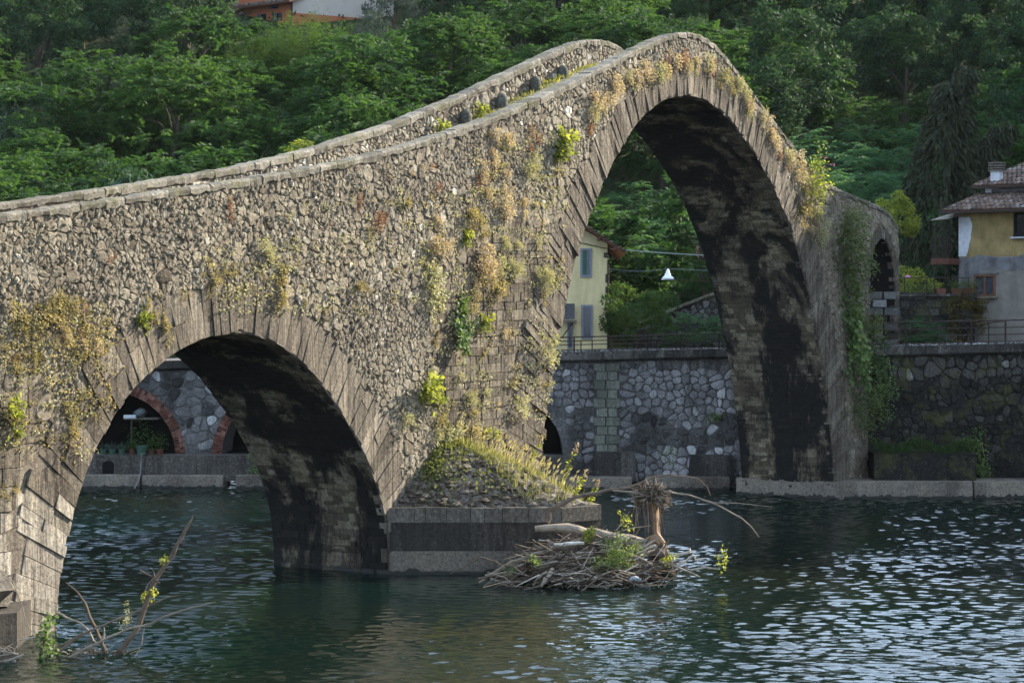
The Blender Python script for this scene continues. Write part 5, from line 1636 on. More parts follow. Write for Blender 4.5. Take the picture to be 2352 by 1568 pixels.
W_GRN = leaf_mat('fresh green weed', [(0, (0.06, 0.08, 0.02)), (.5, (0.16, 0.19, 0.04)), (1, (0.38, 0.39, 0.09))], .5, 1.3, .2)
W_PAL = leaf_mat('pale grey green weed', [(0, (0.18, 0.18, 0.085)), (.5, (0.38, 0.36, 0.20)), (1, (0.60, 0.57, 0.38))], .3, 1.0, .2)
W_IVY = leaf_mat('ivy leaves', [(0, (0.0420, 0.0770, 0.0280)), (.5, (0.0840, 0.1400, 0.0420)), (1, (0.2100, 0.2800, 0.0700))], .3, 1.2, .2, .4)
PT = {}
PT['dry'] = [tuft(1 + i, W_DRY, 230, .42, .25, .42) for i in range(3)]
PT['red'] = [tuft(11 + i, W_RED, 180, .3, .2, .4) for i in range(2)]
PT['mix'] = [tuft(21 + i, W_MIX, 230, .42, .26, .36) for i in range(3)]
PT['grn'] = [tuft(31 + i, W_GRN, 130, .36, .3, .36, .12, .085) for i in range(2)]
PT['pal'] = [tuft(41 + i, W_PAL, 230, .36, .3, .4) for i in range(2)]
PT['hang'] = [tuft(51 + i, W_PAL, 190, .3, .22, .45, .085, .055, 1.0, 14, 10) for i in range(2)]
PT['hangg'] = [tuft(56 + i, W_MIX, 180, .26, .2, .4, .09, .06, .9, 14, 10) for i in range(2)]
FROT = math.atan2(AX[1], AX[0])
def weed(kind, u, v, sc=1.0, label=None, group=None, cat='weed', zs=1.0, t=0.0, me=None, name='wall_weed'):
    s, z = onface(u, v, t)
    x, y, _ = PW(s, t + .03, z)
    o = link(name, me or random.choice(PT[kind]), None, (x, y, z))
    o.rotation_euler = (random.uniform(-.15, .15), random.uniform(-.3, .3), FROT)
    o.scale = (sc * random.uniform(.85, 1.2), sc, sc * zs * random.uniform(.85, 1.2))
    return tag(o, label, cat, group)
random.seed(5)
def clus(lst, label, group, cat='weed'):
    for kind, u, v, ru, rv, n, sc in lst:
        for _ in range(max(1, round(n * .62))):
            a = random.uniform(0, 6.28); r = math.sqrt(random.random())
            uu, vv = u + ru * r * math.cos(a), v + rv * r * math.sin(a)
            s, z = onface(uu, vv)
            if z > top(s) - .25 or z < zlow(s) + .15: continue
            weed(kind, uu, vv, sc * random.uniform(.6, 1.25), label, group, cat)
# along the outer edge of the main arch ring
ring = [(1362, 262), (1372, 240), (1388, 224), (1402, 210), (1420, 198), (1440, 186), (1462, 176), (1484, 168), (1508, 160), (1532, 152), (1556, 146), (1580, 144), (1604, 148), (1626, 158), (1648, 172), (1668, 186), (1688, 206), (1706, 226), (1724, 250), (1742, 276), (1760, 300), (1778, 326), (1796, 350), (1814, 372), (1830, 392), (1846, 420), (1858, 446)]
for i, (u, v) in enumerate(ring):
    for _ in range(2):
        k = random.choice(('dry', 'dry', 'red', 'dry', 'pal') if u < 1640 or u > 1740 else ('pal', 'mix', 'dry'))
        weed(k, u + random.uniform(-11, 11), v + random.uniform(-14, 14), random.uniform(.55, 1.0), 'tawny dry weed tuft along the outer edge of the main arch ring', 'dry weeds along the main arch ring', zs=1.15)
clus([('dry', 1135, 400, 35, 60, 12, .8), ('red', 1120, 430, 40, 50, 5, .7), ('mix', 1090, 520, 35, 40, 9, .8), ('dry', 1170, 480, 40, 50, 12, .8), ('grn', 1075, 540, 20, 35, 4, .7), ('pal', 1225, 400, 25, 40, 7, .8), ('dry', 1150, 330, 25, 30, 5, .7), ('red', 1230, 330, 40, 40, 5, .6), ('pal', 1200, 560, 50, 10, 8, .5), ('pal', 1210, 620, 45, 8, 7, .45)],
     'dry weed tuft on the rubble above the dressed middle pier', 'weeds above the middle pier')
clus([('dry', 1003, 540, 18, 40, 6, .8), ('hang', 995, 620, 14, 60, 8, .95), ('dry', 1108, 600, 26, 24, 9, 1.0), ('pal', 1160, 610, 30, 40, 9, .8), ('mix', 1085, 660, 18, 40, 5, .8), ('pal', 1250, 640, 10, 40, 5, .9), ('mix', 1150, 660, 22, 20, 5, .8), ('dry', 1120, 660, 45, 40, 9, .55), ('hangg', 1000, 760, 10, 40, 4, .8), ('dry', 1150, 760, 40, 50, 7, .45), ('mix', 1010, 940, 30, 40, 7, .6), ('hang', 1030, 980, 35, 30, 7, .8), ('mix', 1085, 980, 20, 40, 5, .8), ('pal', 1072, 912, 12, 14, 3, .7), ('hang', 1090, 880, 60, 70, 9, .5), ('mix', 1135, 870, 60, 90, 8, .4), ('grn', 1125, 1000, 12, 20, 3, .7)],
     'yellowed weed tuft in the joints of the dressed middle pier', 'weeds in the middle pier joints')
clus([('mix', 60, 715, 60, 22, 8, .7), ('mix', 150, 720, 50, 30, 9, .75), ('red', 190, 735, 50, 30, 5, .65), ('dry', 110, 760, 80, 30, 6, .5), ('mix', 60, 800, 60, 30, 8, .65), ('mix', 190, 800, 60, 34, 9, .65), ('red', 40, 810, 40, 26, 4, .55), ('dry', 215, 770, 30, 40, 5, .55), ('mix', 60, 840, 60, 12, 5, .45), ('hangg', 225, 870, 25, 40, 5, .55)],
     'orange and yellow weed tuft crowding the left pier', 'weeds crowding the left pier')
clus([('hangg', 345, 690, 14, 30, 3, .8), ('hangg', 370, 705, 12, 22, 3, .8), ('mix', 420, 690, 12, 14, 3, .5), ('mix', 490, 620, 12, 22, 4, .7), ('mix', 530, 612, 18, 8, 4, .55), ('pal', 603, 580, 12, 20, 5, .8), ('hangg', 640, 615, 14, 45, 7, .85), ('hangg', 692, 672, 5, 8, 2, .8), ('mix', 600, 650, 70, 30, 8, .35), ('grn', 322, 735, 4, 14, 2, .6)],
     'small hanging weed tuft above the low arch', 'weeds above the low arch')
clus([('red', 250, 600, 8, 12, 2, .7), ('red', 527, 470, 4, 8, 2, .55), ('red', 530, 498, 4, 6, 1, .5), ('red', 820, 465, 10, 22, 4, .6), ('red', 870, 500, 14, 24, 5, .65), ('mix', 820, 665, 16, 20, 5, .6), ('mix', 930, 450, 8, 16, 3, .6), ('mix', 860, 530, 20, 20, 3, .5), ('red', 780, 470, 60, 60, 5, .3), ('dry', 930, 380, 60, 50, 6, .35), ('mix', 710, 440, 100, 60, 6, .25), ('red', 1350, 300, 20, 30, 4, .6), ('red', 990, 420, 30, 40, 4, .5)],
     'lone reddish weed tuft on the open rubble face', 'scattered weeds on the rubble face')
clus([('mix', 155, 940, 10, 18, 4, .6), ('mix', 165, 985, 12, 22, 5, .5), ('mix', 200, 960, 20, 15, 3, .4), ('mix', 20, 950, 14, 14, 4, .6), ('dry', 240, 990, 6, 12, 2, .4), ('mix', 20, 1125, 20, 6, 3, .4), ('mix', 150, 1060, 25, 15, 3, .3)],
     'small weed tuft on the left pier blocks', 'small weeds on the left pier blocks')
# mats of small growth along the joints
lvs = [Leaves(), Leaves()]; rg = np.random.default_rng(17)
for u0, u1, v0, v1, nc_ in ((985, 1290, 430, 1010, 220), (1060, 1300, 300, 470, 60), (0, 250, 700, 860, 100), (0, 240, 860, 1040, 40), (1370, 1860, 130, 440, 150), (480, 660, 580, 700, 40), (640, 1000, 420, 720, 60)):
    for _ in range(nc_):
        uu, vv = rg.uniform(u0, u1), rg.uniform(v0, v1)
        s, z = onface(uu, vv); z = round(z / .29) * .29 + rg.normal(0, .03)
        if z > top(s) - .3 or z < zlow(s) + .1: continue
        if u0 == 1370 and not (-.1 < ring_dist(s, z) < .6): continue
        n = int(rg.integers(6, 26)); c = np.array(PW(s, -.03, z)); w = rg.uniform(.08, .3)
        P = c + FX * rg.normal(0, w, (n, 1)) + FO * np.abs(rg.normal(0, .05, (n, 1))) + FZ * rg.normal(0, .05, (n, 1)) - FZ * np.abs(rg.normal(0, .1, (n, 1)))
        V, F = leaf_quads(P, rg.normal(0, .7, (n, 3)) + FO * .6 - FZ * .3, rg.normal(0, .6, (n, 3)) + FZ * .6 + FO * .5, rg.uniform(.05, .1, n), .05)
        lvs[int(rg.random() < (.75 if u0 != 0 else .35))].add(V, F, rg.uniform(0, 1) * .6 + rg.uniform(0, .4, n))
for l_, mt in zip(lvs, (W_MIX, W_PAL)):
    o = link('joint_weeds', l_.mesh('joint_weeds', mt)); o['kind'] = 'stuff'
# single wall plants
big = [('grn', 1290, 338, 1.7, 'large bright green bush on the rubble left of the main arch'), ('pal', 1243, 805, 1.45, 'pale bush jutting from the arch stones of the middle pier, casting a shadow'), ('pal', 1187, 935, 1.0, 'pale tuft below the jutting bush on the middle pier'), ('grn', 973, 885, 1.5, 'bright yellow green plant low on the middle pier'), ('grn', 978, 915, 1.2, 'green plant just below the bright yellow green one on the pier'), ('pal', 930, 965, .9, 'small dull tuft between low arch and middle pier'), ('grn', 1112, 745, 1.0, 'narrow vivid green sprout in the middle of the pier'), ('grn', 327, 738, .75, 'yellow leafed creeper on the left side of the low arch'), ('grn', 20, 945, 1.0, 'green clump in the dark hole at the left picture edge')]
for k, u, v, sc, lb in big:
    weed(k, u, v, sc, lb, None, 'wall plant', name='wall_plant')
weed('grn', 1286, 362, 1.1, 'trailing lower part of the green bush left of the main arch', None, 'wall plant', name='wall_plant')
ivym = tuft(61, W_IVY, 420, .34, .16, .5, .12, .1, 1.5, 12, 26)
weed('pal', 1062, 690, 1.0, 'dark ivy hanging down the middle pier', None, 'ivy', me=ivym, name='ivy')
# flowering shrub at the shoulder of the bridge
flm = tuft(62, W_GRN, 420, .75, .5, .95, .14, .09, .3, 30, 20)
s, z = onface(1862, 415)
t = thing('flowering_shrub', 'sunlit flowering shrub on the bridge shoulder right of the main arch', 'shrub', PW(s, .05, z))
o = link('foliage', flm, t); o.rotation_euler = (0, 0, FROT); o.scale = (1.3, 1, 1.1)
m = MB()
for _ in range(8):
    c = Vector(PW(s + random.uniform(.2, 1.6), -.4 + random.uniform(-.2, .2), z + random.uniform(.5, .95)))
    boulder(m, c, random.uniform(.03, .045), random.random(), .8, 5)
m.build('blossom', plain('pink blossom', (0.55, 0.10, 0.25), .8, .2, .2), t, kind='stuff')
for k in range(9):
    weed(random.choice(('dry', 'pal', 'mix')), 1850 + random.uniform(-14, 34), 470 + k * 9 + random.uniform(-8, 8), random.uniform(.7, 1.1), 'dry hanging tuft under the flowering shrub on the bridge shoulder', 'tufts under the flowering shrub')
shm = [tuft(63 + i, leaf_mat('shaded shrub leaves %d' % i, [(0, (0.05, 0.07, 0.03)), (.6, (0.10, 0.13, 0.05)), (1, (0.19, 0.19, 0.08))], .35, 1.2), 520, .85, .75, .9, .13, .075, .3, 40, 26) for i in range(2)]
for u, v, sc, lb, i in ((1925, 560, 1.35, 'rambling shrub high on the shaded side of the big pier', 0), (1940, 618, 1.3, 'large rambling shrub bulging from the big pier below the small arch', 1), (1935, 500, .9, 'scrubby growth beneath the bridge shoulder', 0), (1962, 930, 1.2, 'dull shrub low on the big pier above the stone step', 1), (1985, 760, .9, 'grey green shrub at the top of the right bank wall', 0)):
    weed('pal', u, v, sc, lb, None, 'shrub', me=shm[i], name='wall_shrub')
iv2 = tuft(66, W_IVY, 900, .55, .3, 1.0, .17, .14, 2.2, 20, 46)
weed('pal', 1948, 700, 1.25, 'curtain of bright ivy hanging down the big pier', None, 'ivy', me=iv2, name='ivy')
iv3 = tuft(67, W_IVY, 800, .9, .3, 1.0, .14, .11, 2.6, 20, 46)
for x, z, sc, lb in ((15.9, 6.3, .85, 'dark ivy in the corner between big pier and right bank wall'), (19.9, 2.6, .7, 'straggly ivy over the right end of the stone step'), (23.5, 5.2, .6, 'small creeper near the top of the right bank wall')):
    o = link('ivy', iv3, None, (x, wally(x) - .1, z)); o.scale = (sc, 1, sc); tag(o, lb, 'ivy')
lv = Leaves(); rg = np.random.default_rng(3)
n = 900; X = rg.uniform(15.4, 19.6, n); P = np.c_[X, rg.uniform(91.8, 93.2, n), 1.85 + rg.uniform(0, .35, n) * (1 + .6 * np.sin(X * 3))]
V, F = leaf_quads(P, rg.normal(0, .6, (n, 3)) + np.array([0, 0, .8]), rg.normal(0, 1, (n, 3)), .3, .05); lv.add(V, F, rg.uniform(0, 1, n))
o = link('step_grass', lv.mesh('step_grass', L_SHR)); o['kind'] = 'stuff'
for x, z, lb in ((9.0, 3.15, 'small dark fern tuft in the middle of the pale bank wall'), (6.9, 1.45, 'small fern in the dark slot of the bank footing'), (-11.6, 1.0, 'small fern over the gap in the left bank footing')):
    o = link('fern', tuft(70 + int(x), W_IVY, 90, .35, .3, .4, .16, .05), None, (x, wally(x) - .12 - (.9 if z < 2 else 0), z)); tag(o, lb, 'fern')

# weeds and grass on the walkway, by the far parapet
lv = Leaves(); rg = np.random.default_rng(4)
n = 1200; S = rg.uniform(6.5, 18.5, n); T = BW - .52 - np.abs(rg.normal(0, .35, n))
k = .55 + .45 * np.sin(S * 1.9 + 1) * np.sin(S * .7)
P = np.array([PW(s, t, float(top(s)) - 1.0) for s, t in zip(S, T)])
V, F = leaf_quads(P, rg.normal(0, .45, (n, 3)) + np.array([0, 0, .8]), rg.normal(0, 1, (n, 3)), rg.uniform(.06, .22, n) * (.3 + k), .045); lv.add(V, F, rg.uniform(0, 1, n))
o = link('walkway_grass', lv.mesh('walkway_grass', leaf_mat('yellow green grass', [(0, (0.10, 0.12, 0.03)), (.6, (0.24, 0.23, 0.07)), (1, (0.40, 0.34, 0.17))], .45, 1.2))); o['kind'] = 'stuff'
for u, v, lb in ((1008, 296, 'bright leafy plant at the foot of the far parapet, lowest on the walkway'), (1097, 254, 'bright leafy weed right of the lowest guard stone')):
    s, z = onface(u, v, 3.7); o = link('walkway_weed', PT['grn'][0], None, PW(s, 3.65, float(top(s)) - .85)); o.rotation_euler = (0, 0, FROT); tag(o, lb, 'weed')
s, z = onface(712, 328, BW); o = link('trailing_creeper', PT['grn'][1], None, PW(s, BW + .1, float(top(s)) + .05)); o.rotation_euler = (0, 0, FROT + 3.14); o.scale = (2.0, .6, .6); tag(o, 'yellow green creeper spilling over the top of the far parapet', 'creeper')

# grass and seed heads on the cutwater hood
lv = Leaves(); sh = Leaves(); rg = np.random.default_rng(8)
def hoodP(e, f): return np.array([hood_pt(a, b) for a, b in zip(e, f)])
n = 1500; e = np.clip(.68 + .05 * rg.integers(-4, 4, n) + rg.normal(0, .012, n), .3, .99); f = np.clip(np.abs(rg.normal(.55, .35, n)), .05, 1)
P = hoodP(e, f)
V, F = leaf_quads(P, rg.normal(0, .3, (n, 3)) + np.array([.12, 0, .9]), rg.normal(0, 1, (n, 3)), rg.uniform(.1, .36, n), .028); lv.add(V, F, rg.uniform(.2, 1, n))
n = 900; e = rg.uniform(.02, .6, n); f = np.clip(rg.normal(.92, .14, n), .05, 1); P = hoodP(e, f)
V, F = leaf_quads(P, rg.normal(0, .5, (n, 3)) + np.array([0, -.2, .7]), rg.normal(0, 1, (n, 3)), rg.uniform(.08, .24, n), .05); lv.add(V, F, rg.uniform(0, .8, n))
n = 700; e = np.r_[rg.normal(.12, .04, 450), rg.uniform(.05, .5, 250)]; f = np.r_[rg.uniform(.3, .95, 450), rg.uniform(.1, .6, 250)]; P = hoodP(np.clip(e, 0, 1), f)
V, F = leaf_quads(P + rg.uniform(0, .2, (n, 3)) * np.array([0, 0, 1]), rg.normal(0, .7, (n, 3)) + np.array([0, -.2, .5]), rg.normal(0, 1, (n, 3)), .11, .07); lv.add(V, F, rg.uniform(0, .5, n))
o = link('hood_grass', lv.mesh('hood_grass', leaf_mat('hood grass', [(0, (0.06, 0.09, 0.03)), (.5, (0.17, 0.18, 0.06)), (1, (0.38, 0.33, 0.17))], .4, 1.05))); o['kind'] = 'stuff'
n = 190; e = np.clip(rg.normal(.69, .09, n), .45, .99); f = np.clip(np.abs(rg.normal(.5, .35, n)), .05, 1); P = hoodP(e, f); H = rg.uniform(.35, .75, n)
D = nrmz(rg.normal(0, .25, (n, 3)) + np.array([.25, 0, 1]))
V, F = leaf_quads(P, D, rg.normal(0, 1, (n, 3)), H, .012); sh.add(V, F, np.full(n, .4))
for q in range(3):
    V, F = leaf_quads(P + D * H[:, None] * .92, D + np.array([.35, 0, -.1]), rg.normal(0, 1, (n, 3)), .17, .05); sh.add(V, F, rg.uniform(.5, 1, n))
o = link('seed_heads', sh.mesh('seed_heads', leaf_mat('straw seed heads', [(0, (0.3, 0.25, 0.1)), (1, (0.66, 0.58, 0.36))], .4, 1.0))); o['kind'] = 'stuff'
for (e0, f0, h, lb) in ((.66, .25, 1.35, 'tallest flowering stem leaning right on the cutwater hood'), (.645, .1, .85, 'shorter flowering stem near the tip of the cutwater hood'), (.66, .02, .7, 'yellow leafed stem at the very tip of the cutwater hood'), (.70, .5, 1.1, 'flowering stem in the grass behind the hood ridge')):
    p = Vector(hood_pt(e0, f0)); dr_ = Vector((.42, 0, .9)).normalized()
    t = thing('flower_stem', lb, 'plant', p)
    m = MB(); m.tube([(0, 0, -.05), tuple(dr_ * h * .5 + Vector((-.03, 0, .03))), tuple(dr_ * h)], [.012, .01, .006], 4); link('stem', m.mesh('stem', W_MIX), t)
    lv = Leaves(); n = 46; k = rg.uniform(.1, .8, n)[:, None]; P = np.array(dr_) * h * k
    V, F = leaf_quads(P, rg.normal(0, 1, (n, 3)), rg.normal(0, 1, (n, 3)), .15, .06); lv.add(V, F, rg.uniform(0, 1, n)); link('leaves', lv.mesh('leaves', W_GRN), t)
    lv = Leaves(); n = 50; k = rg.uniform(.84, 1.08, n)[:, None]; P = np.array(dr_) * h * k + rg.normal(0, .03, (n, 3))
    V, F = leaf_quads(P, rg.normal(0, 1, (n, 3)) + np.array([0, 0, .5]), rg.normal(0, 1, (n, 3)), .06, .04); lv.add(V, F, rg.uniform(0, 1, n)); link('flower_head', lv.mesh('flower_head', W_DRY), t)

# ------------------------------------------------------------------ driftwood caught on the cutwater
def dbv(x, y): return 1033.6 + x * .3174, 1062.3 + y * .3174
def branch(name, label, cat, pts, radii, Y, mat, tint, conv, n=6, parent=None, group=None, dY=0.0, jit=.12):
    P = []
    for i, (x, y) in enumerate(pts):
        u, v = conv(x, y); P.append(at(u, v, Y + dY * i / max(1, len(pts) - 1)))
    Q = []; R = []
    for i in range(len(P) - 1):
        for k in range(3):
            f = k / 3; q = P[i].lerp(P[i + 1], f)
            j = radii[i] * .35
            if k: q = q + Vector((random.uniform(-j, j), random.uniform(-j, j), random.uniform(-j, j)))
            Q.append(q); R.append((radii[i] * (1 - f) + radii[i + 1] * f) * random.uniform(.9, 1.1))
    Q.append(P[-1]); R.append(radii[-1])
    m = MB(); m.tube(Q, R, n, tint, True, jit)
    base = tuple(P[0]) if parent is None else tuple(parent_base(parent))
    o = m.build(name, mat, parent, base=base, smooth=False)
    if parent is None: tag(o, label, cat, group)
    return o
random.seed(31)
lg = branch('driftwood_log', 'thick pale broken log lying on top of the driftwood heap', 'log', [(615, 478), (850, 472), (1050, 512), (1300, 562), (1570, 655)], [.10, .135, .16, .18, .23], 62.2, M_WOOD, .68, dbv, 11, jit=.06)
st = thing('root_stump', 'upended tree stump with a splayed crown of roots standing in the driftwood', 'stump', at(*dbv(1490, 590), 62.3))
m = MB(); sg = 18; vs = []; rd = [random.uniform(.72, 1.25) for _ in range(sg)]
prof = [(1505, 612, .22), (1495, 570, .13), (1490, 520, .105), (1484, 450, .098), (1480, 380, .105), (1472, 320, .13), (1462, 270, .2)]
for (x, y, r) in prof:
    c = at(*dbv(x, y), 62.3)
    for k in range(sg):
        an = 2 * math.pi * k / sg + .05 * random.random(); q = r * rd[k] * random.uniform(.93, 1.07)
        vs.append((c.x + q * math.cos(an), c.y + q * math.sin(an), c.z + random.uniform(-.02, .02)))
fs = [(l * sg + k, l * sg + (k + 1) % sg, (l + 1) * sg + (k + 1) % sg, (l + 1) * sg + k) for l in range(len(prof) - 1) for k in range(sg)]
m.add(vs, fs, [random.uniform(.1, .9) for _ in range(sg)] * (len(prof) - 1)); m.build('stem', M_ROOTW, st)
m = MB(); c = at(*dbv(1455, 240), 62.3)
boulder(m, c, .2, .2, .8, 9)
for _ in range(620):
    a, e_ = random.uniform(0, 6.28), random.uniform(-.7, 1.3)
    d = Vector((math.cos(a) * math.cos(e_) * 1.25, math.sin(a) * math.cos(e_), math.sin(e_) * .8))
    L = random.uniform(.16, .5); b = c + d * random.uniform(.05, .26)
    q = [b]; dd = d.copy()
    for k in range(3):
        dd = (dd + Vector((random.gauss(0, .45), random.gauss(0, .45), random.gauss(-.12, .4)))).normalized(); q.append(q[-1] + dd * L / 3)
    m.tube(q, [.03, .022, .014, .006], 4, random.random() * .85)
m.build('roots', M_WOOD, st, kind='stuff')
m = MB()
for _ in range(26):
    b = c + Vector((random.uniform(-.5, .35), random.uniform(-.2, .2), random.uniform(-.2, 0)))
    m.tube([b, b + Vector((random.uniform(-.06, .06), 0, -.4)), b + Vector((random.uniform(-.1, .1), 0, -random.uniform(.5, 1.1)))], [.008, .006, .004], 4, random.random())
m.build('hanging_rootlets', M_ROOTW, st, kind='stuff')
m = MB(); m.tube([at(*dbv(1420, 560), 62.3), at(*dbv(1500, 545), 62.25), at(*dbv(1545, 590), 62.2)], [.06, .17, .1], 8, .5, True, .2); m.build('stump_foot', M_ROOTW, st)
branch('bare_branch', 'long bare branch arching from the cutwater corner up over the root stump', 'branch', [(700, 432), (728, 335), (900, 252), (1130, 200), (1290, 180), (1370, 152), (1480, 102), (1580, 86), (1790, 112), (1860, 170), (1885, 240)], [.09, .085, .06, .05, .042, .036, .03, .024, .016, .012, .008], 62.6, M_WOOD, .45, dbv)
branch('bare_branch', 'long bare branch reaching down to the right over the open water', 'branch', [(1180, 200), (1300, 212), (1420, 226), (1600, 212), (1740, 236), (1900, 290), (2110, 400), (2180, 462), (2236, 535)], [.03, .034, .034, .034, .032, .028, .022, .018, .01], 62.1, M_WOOD, .62, dbv)
branch('bare_branch', 'thin twig stretching level above the water at the far right of the driftwood', 'branch', [(1900, 291), (2000, 290), (2090, 292), (2330, 318)], [.018, .016, .014, .007], 62.1, M_WOOD, .6, dbv)
branch('bare_branch', 'long pale branch slanting up from the water left of the heap', 'branch', [(210, 866), (310, 800), (440, 722), (600, 662), (760, 612), (960, 588)], [.03, .045, .06, .065, .06, .05], 61.6, M_WOOD, .6, dbv)
branch('bare_branch', 'bleached white branch lying under the thick log', 'branch', [(755, 592), (850, 582), (970, 582)], [.05, .055, .05], 61.5, M_WOOD, 1.0, dbv)
branch('bare_branch', 'crooked dark branch bent like a knee left of the heap', 'branch', [(0, 800), (120, 745), (218, 682), (330, 716), (412, 775)], [.012, .022, .03, .034, .035], 61.8, M_WOOD, .4, dbv)
branch('bare_branch', 'pale branch curving down through the leaves of the heap', 'branch', [(1090, 632), (1220, 630), (1380, 690), (1470, 742), (1530, 752)], [.03, .035, .035, .035, .03], 61.1, M_WOOD, .72, dbv)
branch('bare_branch', 'bleached forked branch poking up at the right end of the heap', 'branch', [(1580, 690), (1660, 662), (1740, 642), (1735, 615)], [.05, .05, .045, .02], 61.4, M_WOOD, .9, dbv)
branch('bare_branch', 'short bleached side branch under the forked one', 'branch', [(1640, 745), (1700, 715), (1758, 668), (1778, 692)], [.04, .04, .035, .02], 61.3, M_WOOD, .9, dbv)
branch('bare_branch', 'short white stick pointing right below the forked branch', 'branch', [(1770, 702), (1810, 698), (1850, 688)], [.035, .03, .015], 61.3, M_WOOD, .95, dbv)
branch('bare_branch', 'pale stick dipping to the water at the right end of the heap', 'branch', [(1520, 712), (1610, 742), (1720, 785), (1810, 825)], [.035, .035, .03, .015], 61.0, M_WOOD, .75, dbv)
sp = thing('leafy_branch', 'low branch over the water ending in a bright green sprout', 'branch', at(*dbv(1740, 775), 61.1))
branch('branch', None, None, [(1740, 776), (1850, 756), (1955, 770)], [.035, .03, .018], 61.1, M_WOOD, .8, dbv, 6, sp)
lv = Leaves(); rg = np.random.default_rng(15); n = 60; c = np.array(at(*dbv(1970, 710), 61.1) - at(*dbv(1740, 775), 61.1)); P = c + rg.normal(0, .09, (n, 3)) * np.array([.8, .8, 1.9])
V, F = leaf_quads(P, rg.normal(0, .6, (n, 3)) + np.array([0, 0, .5]), rg.normal(0, 1, (n, 3)), .11, .05); lv.add(V, F, rg.uniform(.6, 1, n)); link('sprout', lv.mesh('sprout', W_GRN), sp)
branch('root_fork', 'white splayed root end resting on the water in front of the heap', 'driftwood', [(660, 895), (690, 840), (730, 790), (745, 760)], [.03, .07, .06, .04], 60.6, M_WOOD, .8, dbv, 7)
branch('root_fork', 'second white root end beside the splayed one, tilted left', 'driftwood', [(600, 890), (640, 830), (700, 790)], [.02, .04, .04], 60.7, M_WOOD, .75, dbv, 6)
branch('root_mass', 'dark root ball at the thick end of the log', 'driftwood', [(1500, 640), (1560, 680), (1570, 780)], [.22, .25, .2], 61.9, M_WOOD, .15, dbv, 9, jit=.3)
# the tangle itself: nobody could count it
m = MB()
def heap_top(x): return float(np.interp(x, [150, 400, 560, 760, 1000, 1300, 1560, 1680, 1780], [870, 800, 660, 545, 535, 575, 630, 760, 840]))
for _ in range(640):
    x = random.triangular(330, 1720, 1000); yb = random.uniform(heap_top(x) + 8, 885)
    L = random.uniform(.3, 1.5); an = random.gauss(.25, .5) + (math.pi if random.random() < .3 else 0)
    d = Vector((math.cos(an), random.uniform(-.4, .4), math.sin(an) * .8))
    f = (yb - heap_top(x)) / (890 - heap_top(x))
    p = at(*dbv(x, yb), 62.4 - 1.8 * f + random.uniform(-.5, .3)); p.z = max(p.z, .02)
    a, b = p - d * L * .5, p + d * L * .5
    r = random.choice((.008, .012, .018, .028))
    mid = p + Vector((random.uniform(-.06, .06), random.uniform(-.06, .06), random.uniform(-.12, .14) * L))
    m.tube([a, mid, b], [r, r * .9, r * .5], 4, min(1, max(0, random.gauss(.38, .3))))
o = m.build('twig_tangle', M_WOOD, base=tuple(at(1250, 1330, 61.5))); o['kind'] = 'stuff'
for k in range(26):
    x = random.triangular(300, 1700, 1000); y = random.uniform(heap_top(x) + 20, 870); L = random.uniform(160, 420); an = random.gauss(.0, .5)
    pts = [(x - L * .5, y + L * .5 * math.sin(an) + random.uniform(-15, 15)), (x - L * .15, y + L * .12 * math.sin(an) + random.uniform(-22, 22)), (x + L * .2, y - L * .2 * math.sin(an)), (x + L * .5, y - L * .45 * math.sin(an) + random.uniform(-15, 15))]
    pts = [(a, min(b, 884)) for a, b in pts]
    f = (y - heap_top(x)) / (890 - heap_top(x)); r = random.uniform(.018, .045)
    branch('driftwood_stick', 'one of the crooked driftwood sticks woven through the heap at the cutwater', 'branch', pts, [r, r, r * .8, r * .4], 62.2 - 1.6 * f, M_WOOD, min(1, max(0, random.gauss(.5, .3))), dbv, 6, None, 'driftwood sticks in the heap', jit=.2)
m = MB()
for _ in range(60):
    x = random.uniform(450, 1600); p = at(*dbv(x, random.uniform(max(780, heap_top(x) + 60), 880)), 61.9); p.z = max(.0, p.z)
    boulder(m, p, random.uniform(.15, .35), random.uniform(0, .3), .5, 7)
o = m.build('trapped_silt', M_SOIL, base=tuple(at(1250, 1335, 61.9))); o['kind'] = 'stuff'
def leafbush(name, label, cx, cy, rx, ry, n, Y, mat, ll, lw, conv=dbv, k=.3174, seed=0, cat='plant'):
    rg = np.random.default_rng(seed + 90); lv = Leaves(); sc = k / 5000 * Y; c = at(*conv(cx, cy), Y)
    C = rg.normal(0, .5, (9, 3)) * np.array([rx * sc, .3, ry * sc]); idx = rg.integers(0, 9, n)
    P = C[idx] + rg.normal(0, .25, (n, 3)) * np.array([rx * sc, .3, ry * sc])
    V, F = leaf_quads(P, rg.normal(0, .8, (n, 3)) + np.array([.2, 0, .1]), rg.normal(0, .8, (n, 3)) + np.array([.3, .2, .8]), ll * rg.uniform(.7, 1.3, n), lw); lv.add(V, F, rg.uniform(0, 1, n))
    o = link(name, lv.mesh(name, mat), None, c); return tag(o, label, cat)
L_WIL = leaf_mat('willow leaves', [(0, (0.06, 0.10, 0.03)), (.6, (0.13, 0.19, 0.05)), (1, (0.34, 0.38, 0.16))], .4, 1.3, .1, .5)
leafbush('willow_sprig', 'bright leafy sprig in front of the thick log', 1000, 530, 50, 45, 130, 61.4, W_GRN, .11, .075, seed=1)
leafbush('willow_growth', 'grey green willow growth spilling down the middle of the heap', 1230, 650, 130, 115, 760, 61.0, L_WIL, .13, .035, seed=2)
leafbush('willow_growth', 'narrow willow growth low in the heap, just above the water', 1180, 740, 70, 50, 170, 60.8, L_WIL, .12, .035, seed=3)
leafbush('weed_sprig', 'small green sprig at the left slope of the heap', 620, 715, 55, 60, 110, 61.0, L_WIL, .11, .04, seed=4)
